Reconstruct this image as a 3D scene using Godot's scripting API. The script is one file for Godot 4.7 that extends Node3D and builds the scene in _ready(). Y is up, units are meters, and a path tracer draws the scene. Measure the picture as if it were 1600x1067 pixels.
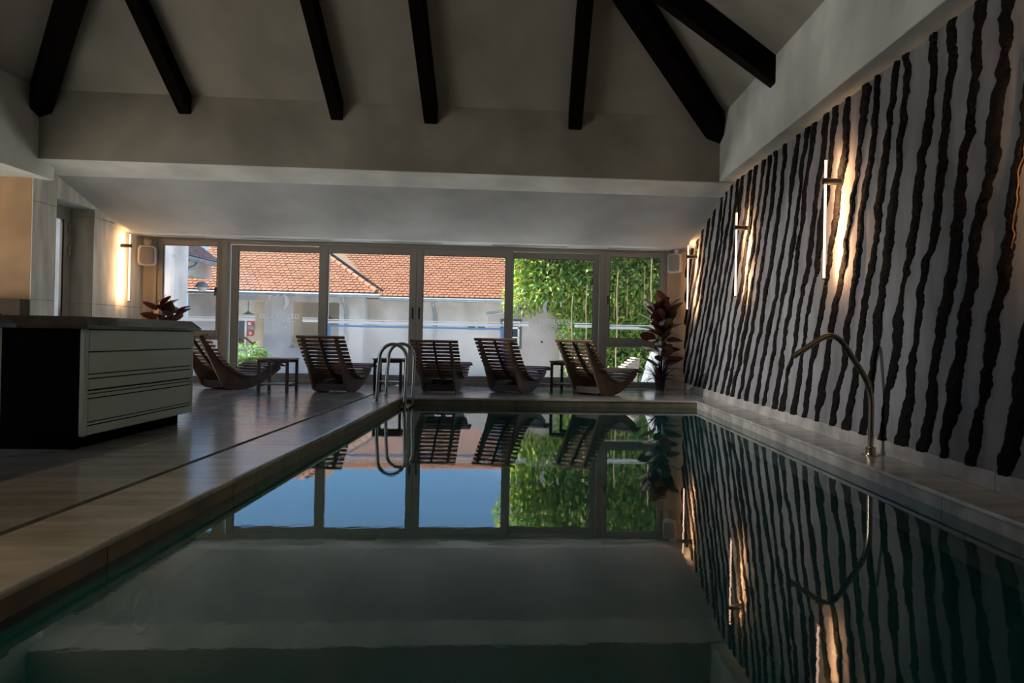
extends Node3D
# An indoor swimming pool with a dark striped relief wall, wooden loungers and glass doors to a courtyard.
# World: deck level is y = 0, the camera stands over the water near z = 0 and looks along -z.

var taken := {}
var M := {}
var rng := RandomNumberGenerator.new()
const FLAT := -1

# ================================================================ assembly
func _ready() -> void:
	# camera: level, a 24 mm view whose centre was shifted by cropping
	var cam := Camera3D.new()
	cam.name = "camera"
	add_child(cam)
	var near := 0.05
	var f := 1120.0
	cam.projection = Camera3D.PROJECTION_FRUSTUM
	cam.keep_aspect = Camera3D.KEEP_HEIGHT
	cam.near = near
	cam.far = 400.0
	cam.size = 1067.0 / f * near
	cam.frustum_offset = Vector2(-103.6 / f * near, -12.9 / f * near)
	cam.position = Vector3(0, 0.8, 0)
	cam.rotation = Vector3(0.0068, -0.0728, 0.0188)
	cam.current = true
	# sky and sun: high sun from the left, along the court
	var sky := ProceduralSkyMaterial.new()
	sky.sky_top_color = Color(0.20, 0.37, 0.70).linear_to_srgb()
	sky.sky_horizon_color = Color(0.20, 0.50, 0.78).linear_to_srgb()
	sky.sky_curve = 0.18
	sky.sky_energy_multiplier = 0.95
	sky.ground_bottom_color = Color(0.20, 0.19, 0.17).linear_to_srgb()
	sky.ground_horizon_color = Color(0.35, 0.36, 0.36).linear_to_srgb()
	sky.sky_cover = clouds()
	sky.sky_cover_modulate = Color(1, 1, 1, 0.6)
	var env := Environment.new()
	env.background_mode = Environment.BG_SKY
	env.sky = Sky.new()
	env.sky.sky_material = sky
	env.background_energy_multiplier = 1.0
	env.tonemap_mode = Environment.TONE_MAPPER_LINEAR
	env.tonemap_exposure = 2.0
	env.sdfgi_enabled = true
	env.ssao_enabled = true
	env.ssil_enabled = true
	var we := WorldEnvironment.new()
	we.name = "sky"
	we.environment = env
	add_child(we)
	var sun := DirectionalLight3D.new()
	sun.name = "sun"
	sun.light_color = Color(1.0, 0.97, 0.93)
	sun.light_energy = 3.2
	sun.light_angular_distance = 0.6
	sun.shadow_enabled = true
	add_child(sun)
	sun.look_at_from_position(Vector3.ZERO, -Vector3(-0.62, 0.77, -0.05), Vector3.UP)
	rng.seed = 1
	make_materials()
	make_floor()
	make_pool()
	make_roof()
	make_relief_wall()
	make_left_wall()
	make_glass_wall()
	make_lights()
	make_furniture()
	make_counter()
	make_ladder()
	make_shower()
	speaker(Vector3(-5.80, 1.935, -11.40), deg_to_rad(24), 0.0, "white wall speaker in the left corner beside the slim lamp")
	speaker(Vector3(2.36, 2.02, -11.30), deg_to_rad(-38), 0.0, "white wall speaker in the right corner above the tall plant")
	make_plants()
	make_courtyard()

func clouds() -> ImageTexture:
	var w := 512
	var h := 256
	var im := Image.create(w, h, false, Image.FORMAT_RGBA8)
	var n := FastNoiseLite.new()
	n.seed = 12
	n.frequency = 1.6
	n.fractal_octaves = 5
	for y in h:
		var el := PI * (0.5 - (y + 0.5) / h)
		for x in w:
			var az := TAU * x / w
			var d := Vector3(cos(az) * cos(el), sin(el), sin(az) * cos(el))
			var c := 0.0
			if el > 0.0:
				var p := d / (d.y + 0.25)
				c = clampf((n.get_noise_3d(p.x * 1.1, p.z * 1.1, 0.0) - 0.08) * 2.2, 0.0, 1.0)
			im.set_pixel(x, y, Color(1, 1, 1, c * 0.55))
	return ImageTexture.create_from_image(im)

# ---------------------------------------------------------------- names, nodes and tags
func numbered(parent: Node, called: String) -> String:
	var key = str(parent.get_instance_id()) + "/" + called
	if not taken.has(key):
		taken[key] = 0
		return called
	taken[key] += 1
	return "%s_%03d" % [called, taken[key]]

func tag(o: Node3D, label: String, category: String, group := "") -> Node3D:
	o.set_meta("label", label)
	o.set_meta("category", category)
	if group != "":
		o.set_meta("group", group)
	return o

func thing(called: String, label: String, category: String, at := Vector3.ZERO, turn := 0.0, group := "") -> Node3D:
	var o := Node3D.new()
	o.name = numbered(self, called)
	add_child(o, true)
	o.position = at
	o.rotation.y = turn
	return tag(o, label, category, group)

func setting(called: String, label := "") -> Node3D:
	var o := Node3D.new()
	o.name = numbered(self, called)
	add_child(o, true)
	o.set_meta("kind", "structure")
	if label != "":
		o.set_meta("label", label)
	return o

func part(called: String, shape, m: Material, parent: Node = null) -> MeshInstance3D:
	var p: Node = parent if parent else self
	var o := MeshInstance3D.new()
	o.name = numbered(p, called)
	if shape is SurfaceTool:
		shape.generate_normals()
		o.mesh = shape.commit()
	else:
		o.mesh = shape
	for i in o.mesh.get_surface_count():
		o.set_surface_override_material(i, m)
	p.add_child(o, true)
	return o

func struct(called: String, shape, m: Material, label := "") -> MeshInstance3D:
	var o := part(called, shape, m, self)
	o.set_meta("kind", "structure")
	if label != "":
		o.set_meta("label", label)
	return o

func dup(root: Node3D, at: Vector3, turn: float, label: String) -> Node3D:
	var r: Node3D = root.duplicate()
	r.name = numbered(self, str(root.name))
	add_child(r, true)
	r.position = at
	r.rotation.y = turn
	r.set_meta("label", label)
	return r

# ---------------------------------------------------------------- shapes
func mb(smooth := FLAT) -> SurfaceTool:
	var st := SurfaceTool.new()
	st.begin(Mesh.PRIMITIVE_TRIANGLES)
	st.set_smooth_group(smooth)
	return st

func face(st: SurfaceTool, p: Array, inside: Vector3) -> void:
	var n: Vector3 = (p[1] - p[0]).cross(p[2] - p[0])
	if p.size() > 3:
		n += (p[2] - p[0]).cross(p[3] - p[0])
	var mid := Vector3.ZERO
	for v in p:
		mid += v
	mid /= p.size()
	var out: bool = n.dot(mid - inside) > 0.0
	for i in range(1, p.size() - 1):
		st.add_vertex(p[0])
		if out:
			st.add_vertex(p[i + 1]); st.add_vertex(p[i])
		else:
			st.add_vertex(p[i]); st.add_vertex(p[i + 1])

# a box with chamfered edges between two corners, in any frame
func box(st: SurfaceTool, a: Vector3, b: Vector3, c := 0.004, t := Transform3D()) -> void:
	var lo := Vector3(minf(a.x, b.x), minf(a.y, b.y), minf(a.z, b.z))
	var hi := Vector3(maxf(a.x, b.x), maxf(a.y, b.y), maxf(a.z, b.z))
	var d := hi - lo
	c = minf(c, minf(d.x, minf(d.y, d.z)) * 0.3)
	var mid := t * ((lo + hi) * 0.5)
	var at := func(sx: int, sy: int, sz: int, ax: int) -> Vector3:
		var v := Vector3(hi.x if sx > 0 else lo.x, hi.y if sy > 0 else lo.y, hi.z if sz > 0 else lo.z)
		var s := [sx, sy, sz]
		for k in 3:
			if k != ax:
				v[k] -= s[k] * c
		return t * v
	for s in [-1, 1]:
		face(st, [at.call(s, -1, -1, 0), at.call(s, 1, -1, 0), at.call(s, 1, 1, 0), at.call(s, -1, 1, 0)], mid)
		face(st, [at.call(-1, s, -1, 1), at.call(1, s, -1, 1), at.call(1, s, 1, 1), at.call(-1, s, 1, 1)], mid)
		face(st, [at.call(-1, -1, s, 2), at.call(1, -1, s, 2), at.call(1, 1, s, 2), at.call(-1, 1, s, 2)], mid)
	if c < 0.0005:
		return
	for s in [-1, 1]:
		for q in [-1, 1]:
			face(st, [at.call(s, q, -1, 0), at.call(s, q, 1, 0), at.call(s, q, 1, 1), at.call(s, q, -1, 1)], mid)
			face(st, [at.call(s, -1, q, 0), at.call(s, 1, q, 0), at.call(s, 1, q, 2), at.call(s, -1, q, 2)], mid)
			face(st, [at.call(-1, s, q, 1), at.call(1, s, q, 1), at.call(1, s, q, 2), at.call(-1, s, q, 2)], mid)
			for r in [-1, 1]:
				face(st, [at.call(s, q, r, 0), at.call(s, q, r, 1), at.call(s, q, r, 2)], mid)

func abox(a: Vector3, b: Vector3, c := 0.004) -> SurfaceTool:
	var st := mb()
	box(st, a, b, c)
	return st

# a polygon in the plane (ux, uy) at o, pushed out along n
func prism(st: SurfaceTool, poly: PackedVector2Array, o: Vector3, ux: Vector3, uy: Vector3, n: Vector3) -> void:
	var mid2 := Vector2.ZERO
	for p in poly:
		mid2 += p
	mid2 /= poly.size()
	var area := 0.0
	for i in poly.size():
		area += poly[i].cross(poly[(i + 1) % poly.size()])
	var tri := Geometry2D.triangulate_polygon(poly)
	for i in range(0, tri.size(), 3):
		var q := [poly[tri[i]], poly[tri[i + 1]], poly[tri[i + 2]]]
		var v := []
		for p in q:
			v.append(o + ux * p.x + uy * p.y)
		var c3: Vector3 = (v[0] + v[1] + v[2]) / 3.0
		face(st, v, c3 + n * 0.5)
		face(st, [v[0] + n, v[1] + n, v[2] + n], c3 + n * 0.5)
	for i in poly.size():
		var a := poly[i]
		var b := poly[(i + 1) % poly.size()]
		var e := b - a
		var inward := Vector2(-e.y, e.x) * signf(area)
		var va := o + ux * a.x + uy * a.y
		var vb := o + ux * b.x + uy * b.y
		var m3 := (va + vb + n) * 0.5
		var inn := ux * inward.x + uy * inward.y
		face(st, [va, vb, vb + n, va + n], m3 + inn)

func tube(st: SurfaceTool, pts: PackedVector3Array, r: float, sides := 10, r_end := -1.0) -> void:
	var rings := []
	var n := pts.size()
	var nrm := Vector3.ZERO
	for i in n:
		var tan := (pts[mini(i + 1, n - 1)] - pts[maxi(i - 1, 0)]).normalized()
		if i == 0:
			nrm = tan.cross(Vector3.UP if absf(tan.y) < 0.9 else Vector3.RIGHT).normalized()
		else:
			nrm = (nrm - tan * nrm.dot(tan)).normalized()
		var bn := tan.cross(nrm)
		var rr := r if r_end < 0.0 else lerpf(r, r_end, float(i) / maxf(1.0, n - 1))
		var ring := PackedVector3Array()
		for k in sides:
			var a := TAU * k / sides
			ring.append(pts[i] + (nrm * cos(a) + bn * sin(a)) * rr)
		rings.append(ring)
	st.set_smooth_group(0)
	for i in n - 1:
		var mid := (pts[i] + pts[i + 1]) * 0.5
		for k in sides:
			var j := (k + 1) % sides
			face(st, [rings[i][k], rings[i][j], rings[i + 1][j], rings[i + 1][k]], mid)
	st.set_smooth_group(FLAT)
	for e in [0, n - 1]:
		var p := []
		for k in sides:
			p.append(rings[e][k])
		face(st, p, pts[1] if e == 0 else pts[n - 2])

# a round profile of (radius, height) turned about the y axis at o
func lathe(st: SurfaceTool, prof: Array, o := Vector3.ZERO, sides := 20, smooth := false) -> void:
	for i in prof.size() - 1:
		st.set_smooth_group(0 if smooth else i + 1)
		var a: Vector2 = prof[i]
		var b: Vector2 = prof[i + 1]
		var e := b - a
		for k in sides:
			var t0 := TAU * k / sides
			var t1 := TAU * (k + 1) / sides
			var d0 := Vector3(cos(t0), 0, sin(t0))
			var d1 := Vector3(cos(t1), 0, sin(t1))
			var q := []
			if a.x > 1e-5:
				q = [o + d0 * a.x + Vector3.UP * a.y, o + d1 * a.x + Vector3.UP * a.y]
			else:
				q = [o + Vector3.UP * a.y]
			if b.x > 1e-5:
				q.append(o + d1 * b.x + Vector3.UP * b.y)
				q.append(o + d0 * b.x + Vector3.UP * b.y)
			else:
				q.append(o + Vector3.UP * b.y)
			if q.size() < 3:
				continue
			var dm := (d0 + d1).normalized()
			var outn := dm * e.y - Vector3.UP * e.x
			var m := Vector3.ZERO
			for v in q:
				m += v
			face(st, q, m / q.size() - outn)

func curve(pts: Array, steps := 8) -> PackedVector3Array:
	var out := PackedVector3Array()
	for i in pts.size() - 1:
		var p0: Vector3 = pts[maxi(i - 1, 0)]
		var p1: Vector3 = pts[i]
		var p2: Vector3 = pts[i + 1]
		var p3: Vector3 = pts[mini(i + 2, pts.size() - 1)]
		for k in steps:
			out.append(p1.cubic_interpolate(p2, p0, p3, float(k) / steps))
	out.append(pts[-1])
	return out

# straight runs with rounded bends of radius r
func bent(pts: Array, r: float, steps := 7) -> PackedVector3Array:
	var out := PackedVector3Array([pts[0]])
	for i in range(1, pts.size() - 1):
		var a: Vector3 = (pts[i - 1] - pts[i])
		var b: Vector3 = (pts[i + 1] - pts[i])
		var ra := minf(r, minf(a.length(), b.length()) * 0.49)
		var p0: Vector3 = pts[i] + a.normalized() * ra
		var p2: Vector3 = pts[i] + b.normalized() * ra
		for k in steps + 1:
			var t := float(k) / steps
			out.append(p0.lerp(pts[i], t).lerp(Vector3(pts[i]).lerp(p2, t), t))
	out.append(pts[-1])
	return out

# ---------------------------------------------------------------- materials
func noise_tex(freq: float, ramp_lo: float, ramp_hi: float, octaves := 4, kind := FastNoiseLite.TYPE_SIMPLEX_SMOOTH, seed_ := 1, size := 512, normal := false, bump := 4.0) -> NoiseTexture2D:
	var t := NoiseTexture2D.new()
	var f := FastNoiseLite.new()
	f.seed = seed_
	f.noise_type = kind
	f.frequency = freq
	f.fractal_octaves = octaves
	t.noise = f
	t.width = size
	t.height = size
	t.seamless = true
	t.generate_mipmaps = false
	if normal:
		t.as_normal_map = true
		t.bump_strength = bump
	elif ramp_lo >= 0.0:
		var g := Gradient.new()
		g.offsets = PackedFloat32Array([0.0, 1.0])
		g.colors = PackedColorArray([Color(ramp_lo, ramp_lo, ramp_lo), Color(ramp_hi, ramp_hi, ramp_hi)])
		t.color_ramp = g
	return t

# colours here are linear reflectances
func mat(key: String, r: float, g: float, b: float, rough: float, tex: Texture2D = null, scale := Vector3.ONE, bump: Texture2D = null, bump_cm := 0.0, metal := 0.0) -> StandardMaterial3D:
	var m := StandardMaterial3D.new()
	m.resource_name = key
	m.albedo_color = Color(r, g, b).linear_to_srgb()
	m.roughness = rough
	m.metallic = metal
	if tex or bump:
		m.uv1_triplanar = true
		m.uv1_world_triplanar = true
		m.uv1_scale = scale
	if tex:
		m.albedo_texture = tex
	if bump:
		m.heightmap_enabled = true
		m.heightmap_texture = bump
		m.heightmap_scale = bump_cm
	M[key] = m
	return m

func pane(key: String, c: Color, rough := 0.0) -> StandardMaterial3D:
	var m := StandardMaterial3D.new()
	m.resource_name = key
	m.transparency = BaseMaterial3D.TRANSPARENCY_ALPHA
	m.albedo_color = c
	m.roughness = rough
	M[key] = m
	return m

func make_materials() -> void:
	var soft := noise_tex(0.006, 0.78, 1.0, 4, FastNoiseLite.TYPE_SIMPLEX_SMOOTH, 3)
	var cloudy := noise_tex(0.010, 0.74, 1.0, 5, FastNoiseLite.TYPE_SIMPLEX_SMOOTH, 7)
	var grain := noise_tex(0.02, 0.6, 1.0, 4, FastNoiseLite.TYPE_PERLIN, 11)
	var rough_h := noise_tex(0.03, -1.0, 1.0, 5, FastNoiseLite.TYPE_SIMPLEX, 19)
	var fine_h := noise_tex(0.06, -1.0, 1.0, 4, FastNoiseLite.TYPE_SIMPLEX, 23)
	mat("plaster", 0.40, 0.385, 0.325, 0.9, soft, Vector3.ONE * 0.25, fine_h, 0.03)  # darkened taupe: the dim light under the roof is put into the colour
	mat("soffit", 0.58, 0.615, 0.61, 0.85, soft, Vector3.ONE * 0.2)
	mat("warm_plaster", 0.58, 0.39, 0.22, 0.9, soft, Vector3.ONE * 0.25)
	mat("beam_wood", 0.008, 0.006, 0.005, 0.8, grain, Vector3(3, 0.5, 0.5), fine_h, 0.1)
	M.beam_wood.metallic_specular = 0.15
	mat("deck_tile", 0.46, 0.46, 0.45, 0.18, cloudy, Vector3(0.16, 0.5, 0.8), fine_h, 0.02)
	mat("coping_tile", 0.60, 0.565, 0.51, 0.22, cloudy, Vector3(0.2, 0.5, 0.8), fine_h, 0.02)
	M.deck_tile.metallic_specular = 0.65
	M.coping_tile.metallic_specular = 0.6
	mat("band_tile", 0.58, 0.55, 0.50, 0.35, cloudy, Vector3(0.8, 0.8, 0.8))
	mat("band_tile_shaded", 0.25, 0.205, 0.13, 0.35, cloudy, Vector3(0.8, 0.8, 0.8))  # browner rim tile, its darkness partly shade put into the colour
	mat("grout", 0.06, 0.058, 0.052, 0.9)
	mat("slot_dark", 0.012, 0.012, 0.012, 0.7)
	mat("pool_tile", 0.03, 0.075, 0.072, 0.4, soft, Vector3.ONE)
	mat("travertine", 0.84, 0.83, 0.74, 0.5, cloudy, Vector3(0.7, 0.15, 0.9), fine_h, 0.02)
	mat("wall_pale", 0.34, 0.335, 0.345, 0.8, cloudy, Vector3(0.6, 0.25, 0.7), fine_h, 0.15)
	mat("ridge", 0.016, 0.0145, 0.014, 0.85, cloudy, Vector3.ONE * 2.0, rough_h, 1.2)
	M.ridge.metallic_specular = 0.25
	mat("bronze_vein", 0.30, 0.17, 0.06, 0.45, cloudy, Vector3.ONE * 3.0, null, 0.0, 0.6)
	mat("frame", 0.37, 0.36, 0.32, 0.45)
	mat("gasket", 0.015, 0.015, 0.016, 0.6)
	mat("vent_dark", 0.10, 0.10, 0.10, 0.6)
	mat("steel", 0.55, 0.52, 0.47, 0.22, null, Vector3.ONE, null, 0.0, 1.0)
	mat("bronze_steel", 0.46, 0.37, 0.27, 0.22, null, Vector3.ONE, null, 0.0, 1.0)
	mat("black_metal", 0.012, 0.012, 0.012, 0.4)
	mat("lounger_wood", 0.30, 0.155, 0.09, 0.42, grain, Vector3(0.5, 2.5, 2.5))
	mat("lounger_side", 0.23, 0.14, 0.09, 0.42, grain, Vector3(0.9, 0.9, 0.9))
	mat("lounger_dark", 0.075, 0.042, 0.028, 0.5, grain, Vector3(1.5, 3, 3))
	mat("stone_top", 0.085, 0.075, 0.060, 0.12, cloudy, Vector3.ONE * 1.5)
	mat("counter_front", 0.50, 0.62, 0.55, 0.25)
	mat("counter_dark", 0.006, 0.005, 0.004, 0.9).metallic_specular = 0.1
	mat("beam_lit", 0.84, 0.87, 0.80, 0.9, soft, Vector3.ONE * 0.25)  # lighter copy of the roof plaster, light on the beams put into the colour
	mat("speaker_white", 0.62, 0.60, 0.56, 0.5)
	mat("speaker_cloth", 0.26, 0.26, 0.26, 0.8, null)
	mat("pot_dark", 0.045, 0.03, 0.05, 0.35)
	mat("soil", 0.03, 0.022, 0.015, 0.95)
	mat("stem", 0.10, 0.06, 0.04, 0.7)
	var lf := mat("ficus_leaf", 0.060, 0.022, 0.020, 0.28)
	lf.backlight = Color(0.30, 0.10, 0.05)
	lf.backlight_enabled = true
	lf = mat("ficus_leaf_green", 0.045, 0.045, 0.022, 0.28)
	lf.backlight = Color(0.25, 0.20, 0.05)
	lf.backlight_enabled = true
	mat("spike_leaf", 0.035, 0.018, 0.026, 0.4)
	pane("glass", Color(1, 1, 1, 0.02))
	var fr := mat("frosted", 0.92, 0.93, 0.93, 0.7)
	fr.backlight = Color(1, 1, 1)
	fr.backlight_enabled = true
	fr.transparency = BaseMaterial3D.TRANSPARENCY_ALPHA
	fr.albedo_color.a = 0.36
	fr = mat("film_blue", 0.12, 0.22, 0.38, 0.6)
	fr.backlight = Color(0.52, 0.72, 0.95)
	fr.backlight_enabled = true
	fr = mat("film_white", 0.80, 0.82, 0.88, 0.6)
	fr.backlight = Color(1, 1, 1)
	fr.backlight_enabled = true
	fr = mat("film_grey", 0.50, 0.52, 0.58, 0.6)
	fr.backlight = Color(1, 1, 1)
	fr.backlight_enabled = true
	# outside
	mat("render_white", 0.74, 0.73, 0.71, 0.9, soft, Vector3.ONE * 0.2)
	mat("render_rose", 0.43, 0.40, 0.395, 0.9, soft, Vector3.ONE * 0.2)
	mat("render_warm", 0.62, 0.58, 0.48, 0.9, soft, Vector3.ONE * 0.2)
	mat("zinc", 0.36, 0.42, 0.45, 0.4, soft, Vector3.ONE, null, 0.0, 0.3)
	mat("eave_wood", 0.13, 0.08, 0.045, 0.7)
	mat("paving", 0.62, 0.615, 0.60, 0.85, cloudy, Vector3.ONE * 0.5)
	mat("door_dark", 0.03, 0.032, 0.035, 0.25)
	mat("frame_green", 0.05, 0.085, 0.075, 0.5)
	mat("window_white", 0.72, 0.72, 0.70, 0.5)
	mat("pane_dark", 0.03, 0.05, 0.06, 0.06)
	mat("sign_red", 0.50, 0.02, 0.03, 0.5)
	mat("sign_white", 0.8, 0.8, 0.8, 0.5)
	mat("bark", 0.16, 0.125, 0.09, 0.9, grain, Vector3(3, 0.8, 3))
	mat("bamboo", 0.28, 0.20, 0.11, 0.7)
	mat("shade_black", 0.015, 0.015, 0.016, 0.5)
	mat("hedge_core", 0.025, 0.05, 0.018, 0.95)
	mat("cover_cloth", 0.21, 0.25, 0.29, 0.8, soft, Vector3.ONE)
	mat("rail_pale", 0.32, 0.30, 0.27, 0.7)
	var tl := mat("roof_tile", 1, 1, 1, 0.85)
	tl.vertex_color_use_as_albedo = true
	var tr := mat("tree_leaf", 1, 1, 1, 0.45)
	tr.vertex_color_use_as_albedo = true
	tr.backlight_enabled = true
	tr.backlight = Color(0.95, 1.0, 0.55)

# ================================================================ the room
const DECK_L := -5.94      # left wall
const POOL_L := -1.57
const POOL_R := 2.26
const POOL_FAR := -9.35
const WALL_R := 2.60
const GLASS_Z := -11.6
const WATER := -0.10
const BACK := 2.4
const TAN_ROOF := 0.6745

func make_floor() -> void:
	var fl := setting("floor")
	# the screed below the tiles; the slot along the coping stays open
	var st := mb()
	box(st, Vector3(-7.7, -0.30, BACK), Vector3(-2.034, -0.022, -12.0), 0.0)
	box(st, Vector3(-2.034, -0.30, BACK), Vector3(-1.60, -0.07, -12.0), 0.0)
	box(st, Vector3(-2.0, -0.07, BACK), Vector3(-1.60, -0.022, -12.0), 0.0)
	box(st, Vector3(-1.60, -0.30, POOL_FAR - 0.02), Vector3(WALL_R + 0.02, -0.022, -12.0), 0.0)
	box(st, Vector3(POOL_R + 0.02, -0.30, BACK), Vector3(WALL_R + 0.02, -0.022, POOL_FAR), 0.0)
	part("screed", st, M.grout, fl)
	var z0 := -4.07 + 1.19 * 5
	# main deck, columns of 0.6 x 1.19 m tiles
	var col := 0
	var x := -2.036
	while x > -6.0:
		var x2 := maxf(x - 0.61, DECK_L)
		if x - x2 < 0.05:
			break
		var z := z0 + 0.55 * (col % 2)
		while z > GLASS_Z:
			var za := minf(z, BACK)
			var zb := maxf(z - 1.19, GLASS_Z)
			if za - zb > 0.05:
				var y := rng.randf_range(-0.0006, 0.0006)
				part("tile", abox(Vector3(x2 + 0.0025, -0.022, zb + 0.0025), Vector3(x - 0.0025, y, za - 0.0025), 0.0015), M.deck_tile, fl)
			z -= 1.19
		x = x2
		col += 1
	part("alcove_slab", abox(Vector3(-7.6, -0.022, BACK), Vector3(DECK_L - 0.003, 0, -9.06), 0.002), M.deck_tile, fl)
	# far deck between the pool and the glass
	x = -2.036
	var xr := WALL_R
	while x < xr - 0.05:
		var x2 := minf(x + 1.19, xr)
		for row in [[POOL_FAR - 0.36, POOL_FAR - 0.36 - 0.95], [POOL_FAR - 0.36 - 0.95, GLASS_Z]]:
			if x > POOL_L - 0.42:
				part("tile", abox(Vector3(x + 0.0025, -0.022, row[1] + 0.0025), Vector3(x2 - 0.0025, 0, row[0] - 0.0025), 0.0015), M.deck_tile, fl)
			else:
				part("tile", abox(Vector3(maxf(x, -1.998), -0.022, row[1] + 0.0025), Vector3(x2 - 0.0025, 0, row[0] - 0.0025), 0.0015), M.deck_tile, fl)
		x = x2
	# coping slabs round the pool, their edge rounded over the water
	var zc := z0
	while zc > POOL_FAR:
		var zb := maxf(zc - 1.19, POOL_FAR - 0.36)
		if zb < POOL_FAR:
			zb = POOL_FAR - 0.36
		var za := minf(zc, BACK)
		if za > zb:
			part("coping_slab", coping(Vector3(POOL_L, 0, 0), Vector3(-0.425, 0, 0), za - 0.0025, zb + 0.0025), M.coping_tile, fl)
		zc -= 1.19
	zc = -3.77 + 1.24 * 4
	while zc > POOL_FAR:
		var zb := zc - 1.24
		if zb < POOL_FAR + 0.3:
			zb = POOL_FAR - 0.36
		part("coping_slab", coping(Vector3(POOL_R, 0, 0), Vector3(0.335, 0, 0), minf(zc, BACK) - 0.0025, zb + 0.0025), M.coping_tile, fl)
		zc -= 1.24
	var xc := POOL_L
	while xc < POOL_R - 0.01:
		var x2 := minf(xc + 1.277, POOL_R)
		var s := mb()
		var poly := PackedVector2Array([Vector2(0, -0.006), Vector2(0.006, 0), Vector2(0.357, 0), Vector2(0.357, -0.022), Vector2(0.006, -0.03), Vector2(0, -0.024)])
		prism(s, poly, Vector3(xc + 0.0025, 0, POOL_FAR), Vector3(0, 0, -1), Vector3.UP, Vector3(x2 - xc - 0.003, 0, 0))
		part("coping_slab", s, M.coping_tile, fl)
		xc = x2
	# the dark bottom of the drain slot
	part("drain_slot", abox(Vector3(-2.034, -0.075, BACK), Vector3(-2.0, -0.06, -11.4), 0.0), M.slot_dark, fl)

func coping(edge: Vector3, across: Vector3, za: float, zb: float) -> SurfaceTool:
	var w := absf(across.x)
	var poly := PackedVector2Array([Vector2(0, -0.012), Vector2(0.002, -0.005), Vector2(0.006, -0.0015), Vector2(0.012, 0), Vector2(w, 0), Vector2(w, -0.022), Vector2(0.022, -0.03), Vector2(0.004, -0.03), Vector2(0, -0.024)])
	var s := mb()
	prism(s, poly, Vector3(edge.x, 0, za), across.normalized(), Vector3.UP, Vector3(0, 0, zb - za))
	return s

func make_pool() -> void:
	var pool := thing("pool_basin", "long rectangular pool basin with a pale tiled rim under the coping", "pool basin")
	var st := mb()
	var il := POOL_L - 0.016
	var ir := POOL_R + 0.016
	var fz := POOL_FAR - 0.016
	box(st, Vector3(il - 0.2, -1.6, BACK - 0.01), Vector3(il - 0.012, -0.031, fz - 0.2), 0.0)
	box(st, Vector3(ir + 0.012, -1.6, BACK - 0.01), Vector3(ir + 0.2, -0.031, fz - 0.2), 0.0)
	box(st, Vector3(il - 0.2, -1.6, fz - 0.2), Vector3(ir + 0.2, -0.031, fz - 0.012), 0.0)
	box(st, Vector3(il - 0.2, -1.6, BACK - 0.01), Vector3(ir + 0.2, -0.031, BACK - 0.2), 0.0)
	box(st, Vector3(il - 0.2, -1.8, BACK - 0.01), Vector3(ir + 0.2, -1.45, fz - 0.2), 0.0)
	part("shell", st, M.pool_tile, pool)
	var z := -4.07 + 1.19 * 5
	while z > fz:
		part("rim_tile", abox(Vector3(il - 0.014, -0.32, maxf(z - 1.19, fz) + 0.0025), Vector3(il, -0.032, minf(z, BACK - 0.2) - 0.0025), 0.0015), M.band_tile_shaded, pool)  # left face in the tile tone with shade painted in
		z -= 1.19
	z = -3.756 + 1.2 * 5
	while z > fz:
		part("rim_tile", abox(Vector3(ir, -0.32, maxf(z - 1.2, fz) + 0.0025), Vector3(ir + 0.014, -0.032, minf(z, BACK - 0.2) - 0.0025), 0.0015), M.band_tile, pool)
		z -= 1.2
	for k in 3:
		var w := (ir - il) / 3.0
		part("rim_tile", abox(Vector3(il + w * k + 0.0025, -0.32, fz - 0.014), Vector3(il + w * (k + 1) - 0.0025, -0.032, fz), 0.0015), M.band_tile_shaded, pool)
	# inlet slot in the far wall and the round lamp housing in the left wall
	st = mb()
	box(st, Vector3(-0.13, -0.185, fz - 0.004), Vector3(0.31, -0.13, fz + 0.006), 0.004)
	part("inlet_slot", st, M.slot_dark, pool)
	st = mb()
	var pts := PackedVector3Array()
	for i in 25:
		var a := TAU * i / 24.0
		pts.append(Vector3(il + 0.012, -0.36 + sin(a) * 0.085, -3.12 + cos(a) * 0.085))
	tube(st, pts, 0.013, 8)
	part("lamp_ring", st, M.speaker_white, pool)
	# the water: a smooth dark sheet with faint ripples
	var w := StandardMaterial3D.new()
	w.resource_name = "water"
	w.transparency = BaseMaterial3D.TRANSPARENCY_ALPHA
	w.albedo_color = Color(0.002, 0.115, 0.115, 0.62).linear_to_srgb()
	w.albedo_color.a = 0.62
	w.roughness = 0.01
	w.uv1_triplanar = true
	w.uv1_world_triplanar = true
	w.uv1_scale = Vector3(0.28, 1.0, 0.5)
	w.normal_enabled = true
	w.normal_texture = noise_tex(0.03, -1.0, 1.0, 4, FastNoiseLite.TYPE_SIMPLEX_SMOOTH, 5, 1024, true, 6.0)
	w.normal_scale = 0.005
	var q := QuadMesh.new()
	q.orientation = PlaneMesh.FACE_Y
	q.size = Vector2(ir - il, BACK - 0.2 - fz)
	var o := part("pool_water", q, w, self)
	o.position = Vector3((il + ir) * 0.5, WATER, (BACK - 0.2 + fz) * 0.5)
	tag(o, "still dark green pool water mirroring the windows and the striped wall", "water")

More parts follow.
